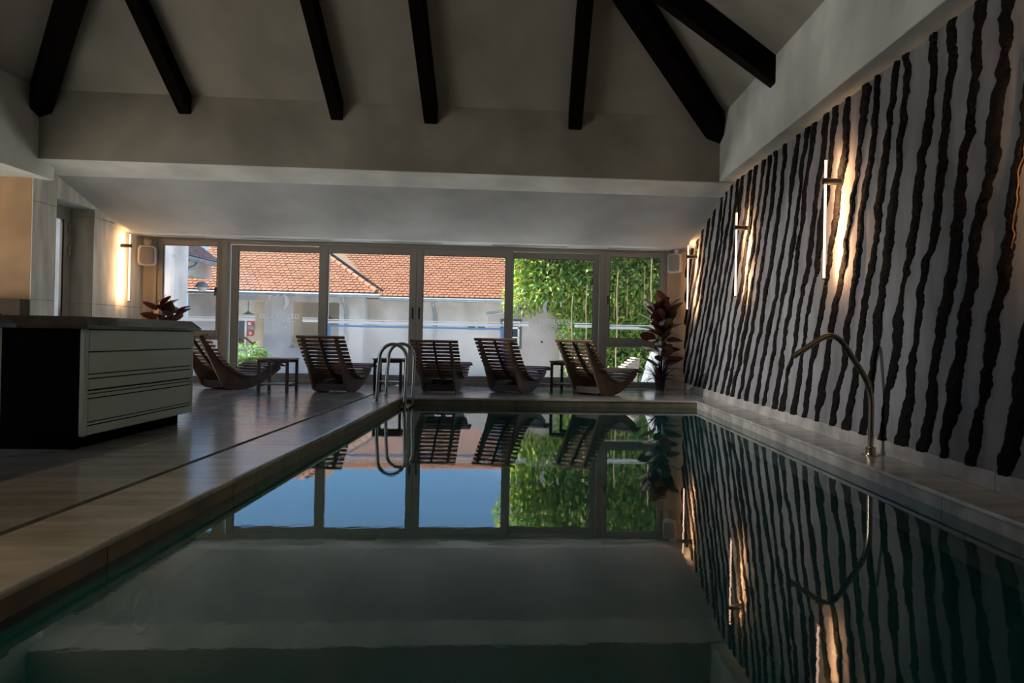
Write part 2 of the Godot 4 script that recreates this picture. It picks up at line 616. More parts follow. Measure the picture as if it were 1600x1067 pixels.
# ---------------------------------------------------------------- roof, beams, soffit
func make_roof() -> void:
	# upper walls: shade-darkened strip above the far beam, light-toned left and right beams
	var st := mb()
	prism(st, PackedVector2Array([Vector2(8.9, 3.62), Vector2(8.9, 2.805), Vector2(9.48, 2.735), Vector2(9.48, 3.62)]), Vector3(-6.2, 0, 0), Vector3(0, 0, -1), Vector3.UP, Vector3(9.1, 0, 0))
	struct("wall_upper_far", st, M.plaster)
	struct("trim_3", prism_of(PackedVector2Array([Vector2(8.902, 2.812), Vector2(8.902, 2.798), Vector2(9.48, 2.726), Vector2(9.48, 2.745)]), Vector3(-5.96, 0, 0), Vector3(0, 0, -1), Vector3.UP, Vector3(8.57, 0, 0)), M.beam_lit, "underside of the far beam with bounced light put into its pale colour")  # added thin sheet, lightened to paint the bounced light under the beam
	struct("wall_upper_right", abox(Vector3(2.40, 2.81, BACK), Vector3(2.92, 3.75, -8.9), 0.006), M.beam_lit)
	struct("wall_upper_left", abox(Vector3(-6.4, 2.605, BACK), Vector3(-5.79, 3.75, -9.2), 0.006), M.beam_lit)
	# the sloped soffit and the flat strip over the glass doors
	st = mb()
	prism(st, PackedVector2Array([Vector2(9.48, 2.735), Vector2(11.08, 2.245), Vector2(11.9, 2.245), Vector2(11.9, 2.5), Vector2(9.48, 3.0)]), Vector3(-6.0, 0, 0), Vector3(0, 0, -1), Vector3.UP, Vector3(8.9, 0, 0))
	var sof := struct("ceiling_soffit", st, M.soffit)
	var vents := [[-5.62, -4.95], [-4.35, -3.05], [-2.42, -1.33], [-0.55, 0.62], [1.28, 2.2]]
	for v in vents:
		var s := mb()
		box(s, Vector3(v[0], 2.2435, -11.43), Vector3(v[1], 2.2465, -11.30), 0.001)
		var vn := part("air_slot", s, M.vent_dark, sof)
		s = mb()
		for k in [-11.405, -11.365, -11.325]:
			box(s, Vector3(v[0] + 0.01, 2.240, k - 0.008), Vector3(v[1] - 0.01, 2.2445, k + 0.008), 0.001)
		part("slot_blade", s, M.soffit, vn)
	# hipped roof: far, left and right planes, each with its own thickness
	var y0 := 3.62
	var xl := -5.79  # unseen block added to cast the slanting shadow on the arcade roof
	var xr := 2.40
	var kl := 0.90
	var kr := 0.95
	var d := (xr - xl) / (kl + kr)
	var apex := Vector3(xl + kl * d, y0 + TAN_ROOF * d, -8.9 + d)
	var over := 0.5
	var roof := setting("ceiling")
	var planes := {
		"slope_far": [Vector3(xl, y0, -8.9), Vector3(xr, y0, -8.9), apex],
		"slope_left": [Vector3(xl, y0, -8.9), apex, Vector3(apex.x, apex.y, BACK + 0.2), Vector3(xl, y0, BACK + 0.2)],
		"slope_right": [Vector3(xr, y0, -8.9), apex, Vector3(apex.x, apex.y, BACK + 0.2), Vector3(xr, y0, BACK + 0.2)],
	}
	for n in planes:
		var p: Array = planes[n]
		st = mb()
		var mid := Vector3.ZERO
		for v in p:
			mid += v / p.size()
		mid.y += 0.12
		face(st, p, mid)
		var up := []
		for v in p:
			up.append(v + Vector3.UP * 0.25)
		face(st, up, mid)
		for i in p.size():
			var j: int = (i + 1) % p.size()
			face(st, [p[i], p[j], up[j], up[i]], mid)
		part(n, st, M.plaster, roof)
	# rafters
	var fs := [[-4.13, "second rafter from the left, slanting to the right as it drops", 0.15],
		[-2.345, "dark rafter left of the roof centre, third from the left", 0.145],
		[-1.215, "dark rafter over the middle glass doors, fourth from the left", 0.165],
		[0.56, "dark rafter above the right glass door, hanging almost straight down the slope", 0.168]]
	for f in fs:
		var dd := 4.2
		if f[0] < apex.x:
			dd = minf(dd, (f[0] - xl) / kl)
		else:
			dd = minf(dd, (xr - f[0]) / kr)
		rafter(Vector3(f[0], y0, -8.9), Vector3(0, TAN_ROOF, 1), dd, Vector3(f[2], 0, 0), f[1])
	rafter(Vector3(xr, y0 - 0.05, -6.96), Vector3(-1, TAN_ROOF, 0), minf((8.9 - 6.96) * kr, 3.0), Vector3(0, 0, 0.165), "dark rafter ending on the right side beam beside the hip rafter")
	rafter(Vector3(xl, y0, -8.9), Vector3(kl, TAN_ROOF, 1), d * 0.98, Vector3(0.165, 0, -0.165 * kl), "thick hip rafter in the left corner of the roof", 0.33)
	rafter(Vector3(xr, y0, -8.9), Vector3(-kr, TAN_ROOF, 1), d * 0.98, Vector3(0.20, 0, 0.20 * kr), "thick hip rafter in the right corner of the roof", 0.33)
	# walls behind the camera and round the bar, closing the room
	struct("wall_back", abox(Vector3(-9.5, -0.3, BACK), Vector3(2.92, 7.5, BACK + 0.25), 0.0), M.plaster)
	struct("ceiling_bar", abox(Vector3(-7.85, 2.605, BACK), Vector3(-6.4, 2.85, -9.3), 0.0), M.plaster)
	var wb := mb()
	box(wb, Vector3(-7.85, -0.3, BACK), Vector3(-7.6, 0.08, -9.3), 0.0)
	box(wb, Vector3(-7.85, 2.50, BACK), Vector3(-7.6, 2.85, -9.3), 0.0)
	for z in [[BACK, 1.6], [-1.4, -1.7], [-4.7, -5.0], [-8.0, -9.3]]:
		box(wb, Vector3(-7.85, 0.08, z[0]), Vector3(-7.6, 2.50, z[1]), 0.0)
	struct("wall_bar_left", wb, M.warm_plaster)
	for k in 3:
		var w := setting("window_%d" % (k + 3))
		part("glass_pane", abox(Vector3(-7.73, 0.08, 1.6 - k * 3.3), Vector3(-7.722, 2.50, -1.4 - k * 3.3), 0.0), M.glass, w)
	struct("wall_bar_far", abox(Vector3(-7.85, -0.3, -9.06), Vector3(DECK_L - 0.012, 2.605, -9.36), 0.003), M.warm_plaster)
	struct("trim_1", abox(Vector3(-7.6, 0, -8.9), Vector3(DECK_L - 0.012, 1.14, -9.059), 0.004), mat("trim_brown", 0.06, 0.036, 0.016, 0.7))

func rafter(at: Vector3, dir: Vector3, run: float, wide: Vector3, label: String, deep := 0.225) -> void:
	var st := mb()
	var h := wide * 0.5
	var e := dir * run
	var dn := Vector3(0, -deep, 0)
	var up := Vector3(0, 0.06, 0)
	var a := [at - h + up, at + h + up, at + h + dn, at - h + dn]
	var m := at + e * 0.5 + dn * 0.4
	var c := 0.012
	# chamfered lower edges
	var w := wide.normalized() * c
	a = [at - h + up, at + h + up, at + h + dn + Vector3.UP * c, at + h + dn - w, at - h + dn + w, at - h + dn + Vector3.UP * c]
	for i in 6:
		var j := (i + 1) % 6
		face(st, [a[i], a[j], a[j] + e, a[i] + e], m)
	face(st, a, m)
	var far := []
	for v in a:
		far.append(v + e)
	face(st, far, m)
	var o := part("roof_rafter", st, M.beam_wood, self)
	tag(o, label, "rafter")

# ---------------------------------------------------------------- the dark relief wall on the right
func ceiling_at(z: float) -> float:
	if z > -8.9:
		return 2.81
	if z > -9.48:
		return 2.735 + (z + 9.48) * 0.12
	return maxf(2.245, 2.735 + (z + 9.48) * 0.306)

func make_relief_wall() -> void:
	var wall := setting("wall_right")
	part("core", abox(Vector3(WALL_R + 0.02, -0.3, BACK), Vector3(WALL_R + 0.32, 2.81, -12.0), 0.0), M.wall_pale, wall)
	var n := FastNoiseLite.new()
	n.seed = 41
	n.frequency = 1.0
	# the troweled pale plaster, gently uneven
	var st := mb(0)
	var nz := 190
	var ny := 34
	var g := []
	for i in nz + 1:
		var row := PackedVector3Array()
		var z := lerpf(BACK, -11.72, float(i) / nz)
		for j in ny + 1:
			var y := lerpf(0.10, ceiling_at(z) + 0.03, float(j) / ny)
			row.append(Vector3(WALL_R + n.get_noise_2d(z * 2.2 + y * 0.7, y * 0.8) * 0.016, y, z))
		g.append(row)
	for i in nz:
		for j in ny:
			face(st, [g[i][j], g[i + 1][j], g[i + 1][j + 1], g[i][j + 1]], g[i][j] + Vector3(1, 0, 0))
	part("plaster_skin", st, M.wall_pale, wall)
	# rough dark ridges: foot and head positions along the wall, far to near
	var feet := PackedFloat32Array([-11.47, -11.13, -10.81, -10.55, -10.22, -9.92, -9.64, -9.31, -9.06, -8.82, -8.54, -8.25, -7.92, -7.66, -7.32, -7.07, -6.78, -6.52, -6.22, -5.89, -5.63, -5.35, -5.05, -4.78, -4.51, -4.28, -3.99, -3.71])
	var heads := PackedFloat32Array([-9.76, -9.44, -9.23, -8.97, -8.72, -8.54, -8.24, -8.03, -7.78, -7.57, -7.36, -7.08, -6.78, -6.54, -6.39, -6.10, -5.93, -5.68, -5.38, -5.18, -4.93, -4.75, -4.42, -4.21, -3.96, -3.72, -3.47, -3.2])
	for k in 6:
		feet.insert(0, feet[0] - 0.3)
		heads.insert(0, heads[0] - 0.27)
	while feet[-1] < 1.6:
		feet.append(feet[-1] + 0.31)
		heads.append(minf(heads[-1] + 0.26, feet[-1] + 0.45))
	for i in feet.size():
		ridge(wall, feet[i], heads[i], i, n)
	# base course of pale tiles
	var base := setting("baseboard_right")
	var z := -3.77 + 1.24 * 4
	while z > -11.6:
		part("tile", abox(Vector3(WALL_R - 0.012, 0.0, maxf(z - 1.24, GLASS_Z) + 0.0025), Vector3(WALL_R + 0.03, 0.105, minf(z, BACK) - 0.0025), 0.002), M.band_tile, base)
		z -= 1.24

func ridge(wall: Node3D, zf: float, zh: float, k: int, n: FastNoiseLite) -> void:
	var st := mb(0)
	var rows := 150
	var prof := PackedVector2Array([Vector2(-1.0, 0.0), Vector2(-0.86, 0.75), Vector2(-0.4, 1.0), Vector2(0.1, 0.8), Vector2(0.55, 0.95), Vector2(0.88, 0.6), Vector2(1.0, 0.0)])
	var g := []
	var kk := float(k)
	for j in rows + 1:
		var s := float(j) / rows
		var y := 0.10 + s * 2.74
		var z := zh + (zf - zh) * pow(1.0 - s, 1.3)
		if z < -11.68 or y > ceiling_at(z) + 0.02:
			if g.size() > 0 and z > -11.68:
				break
			continue
		z += n.get_noise_2d(y * 1.6, kk * 13.7) * 0.06 + n.get_noise_2d(y * 5.0, kk * 7.1 + 50.0) * 0.022 + n.get_noise_2d(y * 14.0, kk * 4.3 + 90.0) * 0.010
		var w := 0.043 + n.get_noise_2d(y * 1.1 + 30.0, kk * 9.3) * 0.034 + n.get_noise_2d(y * 4.0 + 70.0, kk * 3.3) * 0.016
		w = maxf(0.012, w * (1.0 + 0.45 * pow(1.0 - s, 6.0)))
		var h := 0.030 + n.get_noise_2d(y * 3.0, kk * 5.9 + 9.0) * 0.012
		var row := PackedVector3Array()
		for q in prof.size():
			var p := prof[q]
			var jag := n.get_noise_3d(y * 30.0, kk * 3.1, q * 4.0)
			var jag2 := n.get_noise_3d(y * 9.0, kk * 8.1, q * 6.0 + 3.0)
			var edge := 0.020 if absf(p.x) > 0.8 else 0.009
			row.append(Vector3(WALL_R + 0.006 - p.y * (h + jag * 0.008), y, z + p.x * w + jag * edge + jag2 * edge * 1.2))
		g.append(row)
	if g.size() < 3:
		return
	for j in g.size() - 1:
		for q in prof.size() - 1:
			face(st, [g[j][q], g[j][q + 1], g[j + 1][q + 1], g[j + 1][q]], g[j][q] + Vector3(1, 0, 0))
	part("ridge", st, M.ridge, wall)
	# a thin bronze vein runs along the near ridges
	if k == 32:
		var v := PackedVector3Array()
		for j in range(int(g.size() * 0.45), g.size() - 8, 2):
			v.append(g[j][5] + Vector3(-0.006, 0, 0.012))
		if v.size() > 3:
			var s2 := mb(0)
			tube(s2, v, 0.0045, 6)
			part("bronze_vein", s2, M.bronze_vein, wall)

# ---------------------------------------------------------------- tiled left wall with its glass door
func make_left_wall() -> void:
	var wall := setting("wall_left")
	var st := mb()
	var x0 := DECK_L - 0.012
	box(st, Vector3(x0 - 0.4, -0.3, -9.09), Vector3(x0, 2.76, -9.5), 0.0)
	box(st, Vector3(x0 - 0.4, 2.44, -9.5), Vector3(x0, 2.76, -10.29), 0.0)
	box(st, Vector3(x0 - 0.4, -0.3, -10.29), Vector3(x0, 2.55, -12.0), 0.0)
	box(st, Vector3(x0 - 0.4, 2.55, -9.09), Vector3(x0 - 0.2, 3.6, -12.0), 0.0)
	part("core", st, M.grout, wall)
	var ys := [0.0, 1.145, 2.333, 2.9]
	var zs := [-9.06, -9.5, -10.29, -10.82, -11.35, -11.6]
	for a in zs.size() - 1:
		for b in ys.size() - 1:
			var ylo: float = ys[b]
			if a == 1:
				if b < 2:
					continue
				ylo = 2.44
			var za: float = zs[a] - 0.0025
			var zb: float = zs[a + 1] + 0.0025
			var ya: float = minf(ys[b + 1], ceiling_at(za) if za < -9.48 else 2.745)
			var yb: float = minf(ys[b + 1], ceiling_at(zb))
			if ya - ylo < 0.02:
				continue
			yb = maxf(yb, ylo + 0.012)
			st = mb()
			prism(st, PackedVector2Array([Vector2(za, ylo + 0.0025), Vector2(zb, ylo + 0.0025), Vector2(zb, yb - 0.0025), Vector2(za, ya - 0.0025)]), Vector3(x0 - 0.002, 0, 0), Vector3(0, 0, 1), Vector3.UP, Vector3(0.014, 0, 0))
			part("tile", st, M.travertine, wall)
	# tiled reveal on the far side of the doorway, its steel corner bead, and the lintel face
	for b in [[0.0, 1.145], [1.147, 2.333], [2.335, 2.44]]:
		part("reveal_tile", abox(Vector3(x0 - 0.38, b[0], -10.30), Vector3(DECK_L - 0.001, b[1], -10.288), 0.001), M.travertine, wall)
	part("corner_bead", abox(Vector3(DECK_L - 0.003, 0, -10.293), Vector3(DECK_L + 0.004, 2.44, -10.284), 0.001), M.steel, wall)
	part("lintel", abox(Vector3(x0 - 0.39, 2.438, -9.5), Vector3(DECK_L, 2.446, -10.29), 0.001), M.soffit, wall)
	# the door: frame, leaf, glass, hinges
	var d := setting("door_5", "narrow glazed side door set deep in the tiled left wall")
	var fx := DECK_L - 0.30
	st = mb()
	box(st, Vector3(fx - 0.06, 0, -10.288), Vector3(fx, 2.44, -10.23), 0.004)
	box(st, Vector3(fx - 0.06, 0, -9.502), Vector3(fx, 2.44, -9.56), 0.004)
	box(st, Vector3(fx - 0.06, 2.38, -9.56), Vector3(fx, 2.44, -10.23), 0.004)
	part("door_frame", st, M.frame, d)
	st = mb()
	box(st, Vector3(fx - 0.05, 0.02, -10.23), Vector3(fx + 0.012, 2.38, -10.13), 0.004)
	box(st, Vector3(fx - 0.05, 0.02, -9.56), Vector3(fx + 0.012, 2.38, -9.66), 0.004)
	box(st, Vector3(fx - 0.05, 2.27, -9.66), Vector3(fx + 0.012, 2.38, -10.13), 0.004)
	box(st, Vector3(fx - 0.05, 0.02, -9.66), Vector3(fx + 0.012, 0.16, -10.13), 0.004)
	var leaf := part("door_leaf", st, M.frame, d)
	part("glass_pane", abox(Vector3(fx - 0.022, 0.15, -9.65), Vector3(fx - 0.016, 2.28, -10.14), 0.0), M.glass, leaf)
	st = mb()
	box(st, Vector3(fx - 0.012, 0.16, -10.132), Vector3(fx + 0.004, 2.27, -10.122), 0.0)
	part("seal", st, M.gasket, leaf)
	for y in [2.16, 1.86]:
		st = mb(0)
		for k in 3:
			tube(st, PackedVector3Array([Vector3(fx + 0.03, y - 0.07 + k * 0.05, -10.225), Vector3(fx + 0.03, y - 0.025 + k * 0.05, -10.225)]), 0.017, 10)
		box(st, Vector3(fx + 0.004, y - 0.05, -10.25), Vector3(fx + 0.03, y + 0.05, -10.20), 0.003)
		part("hinge", st, M.steel, d)

# ---------------------------------------------------------------- the glazed far wall
func frame_ring(x0: float, x1: float, y0: float, y1: float, z: float, w: PackedFloat32Array, depth := 0.06) -> SurfaceTool:
	# w: left, right, bottom, top widths
	var st := mb()
	box(st, Vector3(x0, y0, z), Vector3(x0 + w[0], y1, z - depth), 0.005)
	box(st, Vector3(x1 - w[1], y0, z), Vector3(x1, y1, z - depth), 0.005)
	box(st, Vector3(x0 + w[0], y0, z), Vector3(x1 - w[1], y0 + w[2], z - depth), 0.005)
	box(st, Vector3(x0 + w[0], y1 - w[3], z), Vector3(x1 - w[1], y1, z - depth), 0.005)
	return st

func glazing(parent: Node, x0: float, x1: float, y0: float, y1: float, z: float) -> void:
	part("glass_pane", abox(Vector3(x0 - 0.01, y0 - 0.01, z - 0.034), Vector3(x1 + 0.01, y1 + 0.01, z - 0.026), 0.0), M.glass, parent)
	var st := mb()
	var g := 0.007
	box(st, Vector3(x0 - 0.002, y0, z - 0.006), Vector3(x0 + g, y1, z - 0.025), 0.0)
	box(st, Vector3(x1 - g, y0, z - 0.006), Vector3(x1 + 0.002, y1, z - 0.025), 0.0)
	box(st, Vector3(x0, y1 - g, z - 0.006), Vector3(x1, y1 + 0.002, z - 0.025), 0.0)
	box(st, Vector3(x0, y0 - 0.002, z - 0.006), Vector3(x1, y0 + g, z - 0.025), 0.0)
	part("seal", st, M.gasket, parent)

func film(parent: Node, called: String, x0: float, x1: float, y0: float, y1: float, z: float, m: Material) -> void:
	var q := QuadMesh.new()
	q.size = Vector2(x1 - x0, y1 - y0)
	part(called, q, m, parent).position = Vector3((x0 + x1) * 0.5, (y0 + y1) * 0.5, z + 0.001)

func make_glass_wall() -> void:
	var gz := GLASS_Z
	# piers and lintel
	mat("pier_plaster", 0.62, 0.52, 0.40, 0.9)
	struct("wall_far_left", abox(Vector3(DECK_L - 0.1, -0.3, gz + 0.02), Vector3(-5.745, 2.3, gz - 0.25), 0.004), M.pier_plaster)
	struct("wall_far_right", abox(Vector3(2.285, -0.3, gz + 0.02), Vector3(WALL_R + 0.1, 2.3, gz - 0.25), 0.004), M.pier_plaster)
	struct("wall_far_lintel", abox(Vector3(-6.0, 2.246, gz - 0.02), Vector3(WALL_R + 0.1, 4.2, gz - 0.30), 0.0), M.render_white)
	# fixed frame round the four leaves
	var st := mb()
	box(st, Vector3(-4.775, 0, gz), Vector3(-4.69, 2.245, gz - 0.16), 0.006)
	box(st, Vector3(1.175, 0, gz), Vector3(1.27, 2.245, gz - 0.16), 0.006)
	box(st, Vector3(-4.69, 2.185, gz), Vector3(1.175, 2.245, gz - 0.16), 0.006)
	box(st, Vector3(-4.69, 0.0, gz + 0.01), Vector3(1.175, 0.055, gz - 0.16), 0.004)
	var fr := struct("trim_2", st, M.frame)
	for k in 15:
		var x := -4.5 + k * 0.4
		var pin := mb(0)
		tube(pin, PackedVector3Array([Vector3(x, 0.032, gz + 0.008), Vector3(x, 0.032, gz + 0.0135)]), 0.009, 8)
		part("drain_cap", pin, M.gasket, fr)
	# the four sliding leaves; the middle pair run in front
	var L := [[-4.555, -3.29, 0.11, 0.136, 1], [-3.154, -1.867, 0.136, 0.102, 0], [-1.659, -0.349, 0.102, 0.124, 0], [-0.225, 1.082, 0.124, 0.10, 1]]
	var door_of := []
	for i in 4:
		var a: Array = L[i]
		var z: float = gz - 0.02 - 0.07 * a[4]
		var d := setting("door_%d" % (i + 1))
		var y1: float = 2.19 if a[4] == 0 else 2.175
		part("leaf_frame", frame_ring(a[0] - a[2], a[1] + a[3], 0.05, y1, z, PackedFloat32Array([a[2], a[3], 0.098, y1 - 2.08])), M.frame, d)
		glazing(d, a[0], a[1], 0.148, 2.08, z)
		door_of.append(d)
		var fz := z - 0.0255
		if i == 1 or i == 2:
			film(d, "stripe_thin", a[0] + 0.008, a[1] - 0.008, 1.015, 1.030, fz, M.film_white)
			film(d, "stripe_wide", a[0] + 0.008, a[1] - 0.008, 0.962, 1.003, fz, M.film_white)
			# frosted film with its blue edge
			var e0: float = a[0] + (0.055 if i == 1 else 0.008)
			var e1: float = a[1] - (0.055 if i == 2 else 0.008)
			film(d, "frosted_film", e0, e1, 0.155, 0.905, fz, M.frosted)
			film(d, "film_edge", a[0] + 0.008, a[1] - 0.008, 0.907, 0.938, fz, M.film_blue)
			if i == 1:
				film(d, "film_edge", a[0] + 0.008, e0 - 0.002, 0.155, 0.905, fz, M.film_blue)
			else:
				film(d, "film_edge", e1 + 0.002, a[1] - 0.008, 0.155, 0.905, fz, M.film_blue)
			# recessed pull on the meeting stile
			var hx: float = -1.815 if i == 1 else -1.712
			part("pull_handle", abox(Vector3(hx - 0.014, 0.93, z + 0.006), Vector3(hx + 0.014, 1.24, z - 0.01), 0.006), M.gasket, d)
			part("lock_plate", abox(Vector3(hx - 0.02, 0.90, z + 0.008), Vector3(hx + 0.02, 1.06, z - 0.004), 0.004), M.frame, d)
		else:
			var left: bool = i == 0
			var g0 := -4.286 if left else 0.039
			var g1 := -3.557 if left else 0.788
			for s in [[a[0] + 0.008, g0], [g1, a[1] - 0.008]]:
				film(d, "stripe_thin", s[0], s[1], 1.033, 1.048, fz, M.film_white)
				film(d, "stripe_wide", s[0], s[1], 0.975, 1.018, fz, M.film_white)
			logo(d, (g0 + g1) * 0.5, fz, left)
	# side windows: an opening sash above, a fixed light below
	var W := [[-5.745, -4.775, -5.652, -4.84, "window_1"], [1.27, 2.285, 1.345, 2.168, "window_2"]]
	for w in W:
		var d := setting(w[4])
		part("window_frame", frame_ring(w[0], w[1], 0.0, 2.245, gz, PackedFloat32Array([0.04, 0.04, 0.10, 0.045]), 0.1), M.frame, d)
		part("transom", abox(Vector3(w[0] + 0.04, 0.665, gz - 0.005), Vector3(w[1] - 0.04, 0.725, gz - 0.09), 0.005), M.frame, d)
		part("sash", frame_ring(w[0] + 0.03, w[1] - 0.03, 0.725, 2.215, gz + 0.012, PackedFloat32Array([w[2] - w[0] - 0.03, w[1] - 0.03 - w[3], 0.082, 0.082])), M.frame, d)
		glazing(d, w[2], w[3], 0.807, 2.133, gz + 0.012)
		part("glass_pane", abox(Vector3(w[0] + 0.03, 0.09, gz - 0.045), Vector3(w[1] - 0.03, 0.67, gz - 0.037), 0.0), M.glass, d)
		film(d, "stripe_thin", w[2] + 0.008, w[3] - 0.008, 1.015, 1.030, gz - 0.013, M.film_white)
		film(d, "stripe_wide", w[2] + 0.008, w[3] - 0.008, 0.958, 1.003, gz - 0.013, M.film_white)
		var hx: float = w[1] - 0.075 if w[4] == "window_1" else w[0] + 0.045
		var s := mb()
		box(s, Vector3(hx - 0.014, 1.42, gz + 0.024), Vector3(hx + 0.014, 1.49, gz + 0.012), 0.004)
		box(s, Vector3(hx - 0.010, 1.35, gz + 0.05), Vector3(hx + 0.010, 1.47, gz + 0.034), 0.006)
		box(s, Vector3(hx - 0.008, 1.45, gz + 0.05), Vector3(hx + 0.008, 1.466, gz + 0.012), 0.002)
		part("window_handle", s, M.black_metal, d)

func lettering(parent: Node, called: String, text: String, cx: float, base: float, cap: float, width: float, z: float, mirrored: bool, m: Material, bold := false) -> void:
	var t := TextMesh.new()
	var f := SystemFont.new()
	f.font_names = PackedStringArray(["Droid Serif"])
	f.font_weight = 700 if bold else 400
	t.font = f
	t.text = text
	t.font_size = 64
	t.pixel_size = 0.01
	t.depth = 0.02
	t.curve_step = 2.0
	t.horizontal_alignment = HORIZONTAL_ALIGNMENT_CENTER
	t.vertical_alignment = VERTICAL_ALIGNMENT_CENTER
	var bb := t.get_aabb()
	var o := part(called, t, m, parent)
	var sx := width / maxf(bb.size.x, 0.01)
	var sy := cap / maxf(bb.size.y, 0.01)
	o.scale = Vector3(sx, sy, 0.06)
	var c := bb.get_center()
	if mirrored:
		o.rotation.y = PI
		o.position = Vector3(cx + c.x * sx, base + cap * 0.5 - c.y * sy, z)
	else:
		o.position = Vector3(cx - c.x * sx, base + cap * 0.5 - c.y * sy, z)

func logo(d: Node, cx: float, z: float, mirrored: bool) -> void:
	var s := -1.0 if mirrored else 1.0
	var m: Material = M.film_white if mirrored else M.film_grey
	var y0 := 1.18
	# the monogram: a heavy crescent bowl, a thin upper arc and a stub with serif
	var cres := PackedVector2Array()
	for i in 17:
		var a := lerpf(PI * 0.5 - 0.1, PI * 1.5 - 0.1, i / 16.0)
		cres.append(Vector2(cos(a) * 0.095 * s, 0.11 + sin(a) * 0.115))
	for i in 15:
		var a := lerpf(PI * 1.5 - 0.15, PI * 0.5 + 0.05, (i + 0.5) / 15.0)
		cres.append(Vector2((0.012 + cos(a) * 0.048) * s, 0.11 + sin(a) * 0.112))
	var st := mb()
	prism(st, cres, Vector3(cx - 0.055 * s, y0, z), Vector3.RIGHT, Vector3.UP, Vector3(0, 0, 0.0012))
	part("monogram_bowl", st, m, d)
	st = mb()
	var arc := PackedVector2Array()
	for i in 9:
		var a := lerpf(PI * 0.52, PI * 0.12, i / 8.0)
		arc.append(Vector2(cos(a) * 0.085 * s, 0.13 + sin(a) * 0.095))
	for i in 9:
		var a := lerpf(PI * 0.12, PI * 0.52, i / 8.0)
		arc.append(Vector2((cos(a) * 0.072) * s, 0.13 + sin(a) * 0.08))
	prism(st, arc, Vector3(cx + 0.0 * s, y0, z), Vector3.RIGHT, Vector3.UP, Vector3(0, 0, 0.0012))
	part("monogram_arc", st, m, d)
	st = mb()
	prism(st, PackedVector2Array([Vector2(0, 0.2), Vector2(0.06, 0.2), Vector2(0.06, 0.213), Vector2(0, 0.213)]), Vector3(cx + (0.12 if s > 0 else -0.18), y0, z), Vector3.RIGHT, Vector3.UP, Vector3(0, 0, 0.0012))
	prism(st, PackedVector2Array([Vector2(0.018, 0.12), Vector2(0.036, 0.12), Vector2(0.042, 0.2), Vector2(0.016, 0.2)]), Vector3(cx + (0.12 if s > 0 else -0.18), y0, z), Vector3.RIGHT, Vector3.UP, Vector3(0, 0, 0.0012))
	part("monogram_stub", st, m, d)
	lettering(d, "lettering", "GENERALIS", cx, 1.02, 0.078, 0.625, z + 0.0006, mirrored, M.film_white if mirrored else M.film_grey, true)
	lettering(d, "lettering", "BOUTIQUE", cx, 0.965, 0.026, 0.30, z + 0.0006, mirrored, m, false)
	st = mb()
	for k in [-1, 1]:
		box(st, Vector3(cx + k * 0.19, 0.976, z), Vector3(cx + k * 0.26, 0.981, z + 0.0012), 0.0)
	part("dash", st, m, d)
	for k in 4:
		st = mb()
		var star := PackedVector2Array()
		for i in 10:
			var r := 0.023 if i % 2 == 0 else 0.0095
			star.append(Vector2(sin(TAU * i / 10.0) * r, cos(TAU * i / 10.0) * r))
		prism(st, star, Vector3(cx + (k - 1.5) * 0.072, 0.885, z), Vector3.RIGHT, Vector3.UP, Vector3(0, 0, 0.0012))
		part("star", st, m, d)

# ================================================================ things in the room
func loft(st: SurfaceTool, rings: Array, closed_ends := true) -> void:
	st.set_smooth_group(0)
	for i in rings.size() - 1:
		var a: PackedVector3Array = rings[i]
		var b: PackedVector3Array = rings[i + 1]
		var mid := Vector3.ZERO
		for v in a:
			mid += v
		for v in b:
			mid += v
		mid /= a.size() + b.size()
		for k in a.size():
			var j := (k + 1) % a.size()
			face(st, [a[k], a[j], b[j], b[k]], mid)
	if closed_ends:
		st.set_smooth_group(FLAT)
		var e: int = rings.size() - 1
		var c0 := Vector3.ZERO
		var c1 := Vector3.ZERO
		for v in rings[0]:
			c0 += v / rings[0].size()
		for v in rings[e]:
			c1 += v / rings[e].size()
		face(st, Array(rings[0]), c1)
		face(st, Array(rings[e]), c0)

func squircle(w: float, h: float, z: float, n := 28, p := 5.0) -> PackedVector3Array:
	var out := PackedVector3Array()
	for i in n:
		var a := TAU * i / n
		var c := cos(a)
		var s := sin(a)
		out.append(Vector3(signf(c) * pow(absf(c), 2.0 / p) * w * 0.5, signf(s) * pow(absf(s), 2.0 / p) * h * 0.5, z))
	return out

func speaker(at: Vector3, turn: float, lean: float, label: String) -> void:
	var o := thing("wall_speaker", label, "speaker", at, turn)
	o.rotation.x = lean
	var st := mb(0)
	loft(st, [squircle(0.15, 0.21, -0.085), squircle(0.215, 0.275, -0.06), squircle(0.245, 0.31, -0.01), squircle(0.245, 0.312, 0.03), squircle(0.222, 0.29, 0.055), squircle(0.20, 0.268, 0.058)])
	part("cabinet", st, M.speaker_white, o)
	st = mb(0)
	loft(st, [squircle(0.196, 0.262, 0.056), squircle(0.190, 0.256, 0.064), squircle(0.150, 0.21, 0.069), squircle(0.06, 0.09, 0.071)])
	part("grille", st, M.speaker_cloth, o)
	st = mb(0)
	tube(st, PackedVector3Array([Vector3(0.02, -0.10, 0.067), Vector3(0.02, -0.10, 0.071)]), 0.006, 8)
	part("badge", st, M.speaker_white, o)
	st = mb()
	box(st, Vector3(-0.035, 0.13, -0.09), Vector3(0.035, 0.235, -0.03), 0.006)
	box(st, Vector3(-0.05, 0.19, -0.13), Vector3(0.05, 0.25, -0.08), 0.006)
	part("bracket", st, M.speaker_white, o)

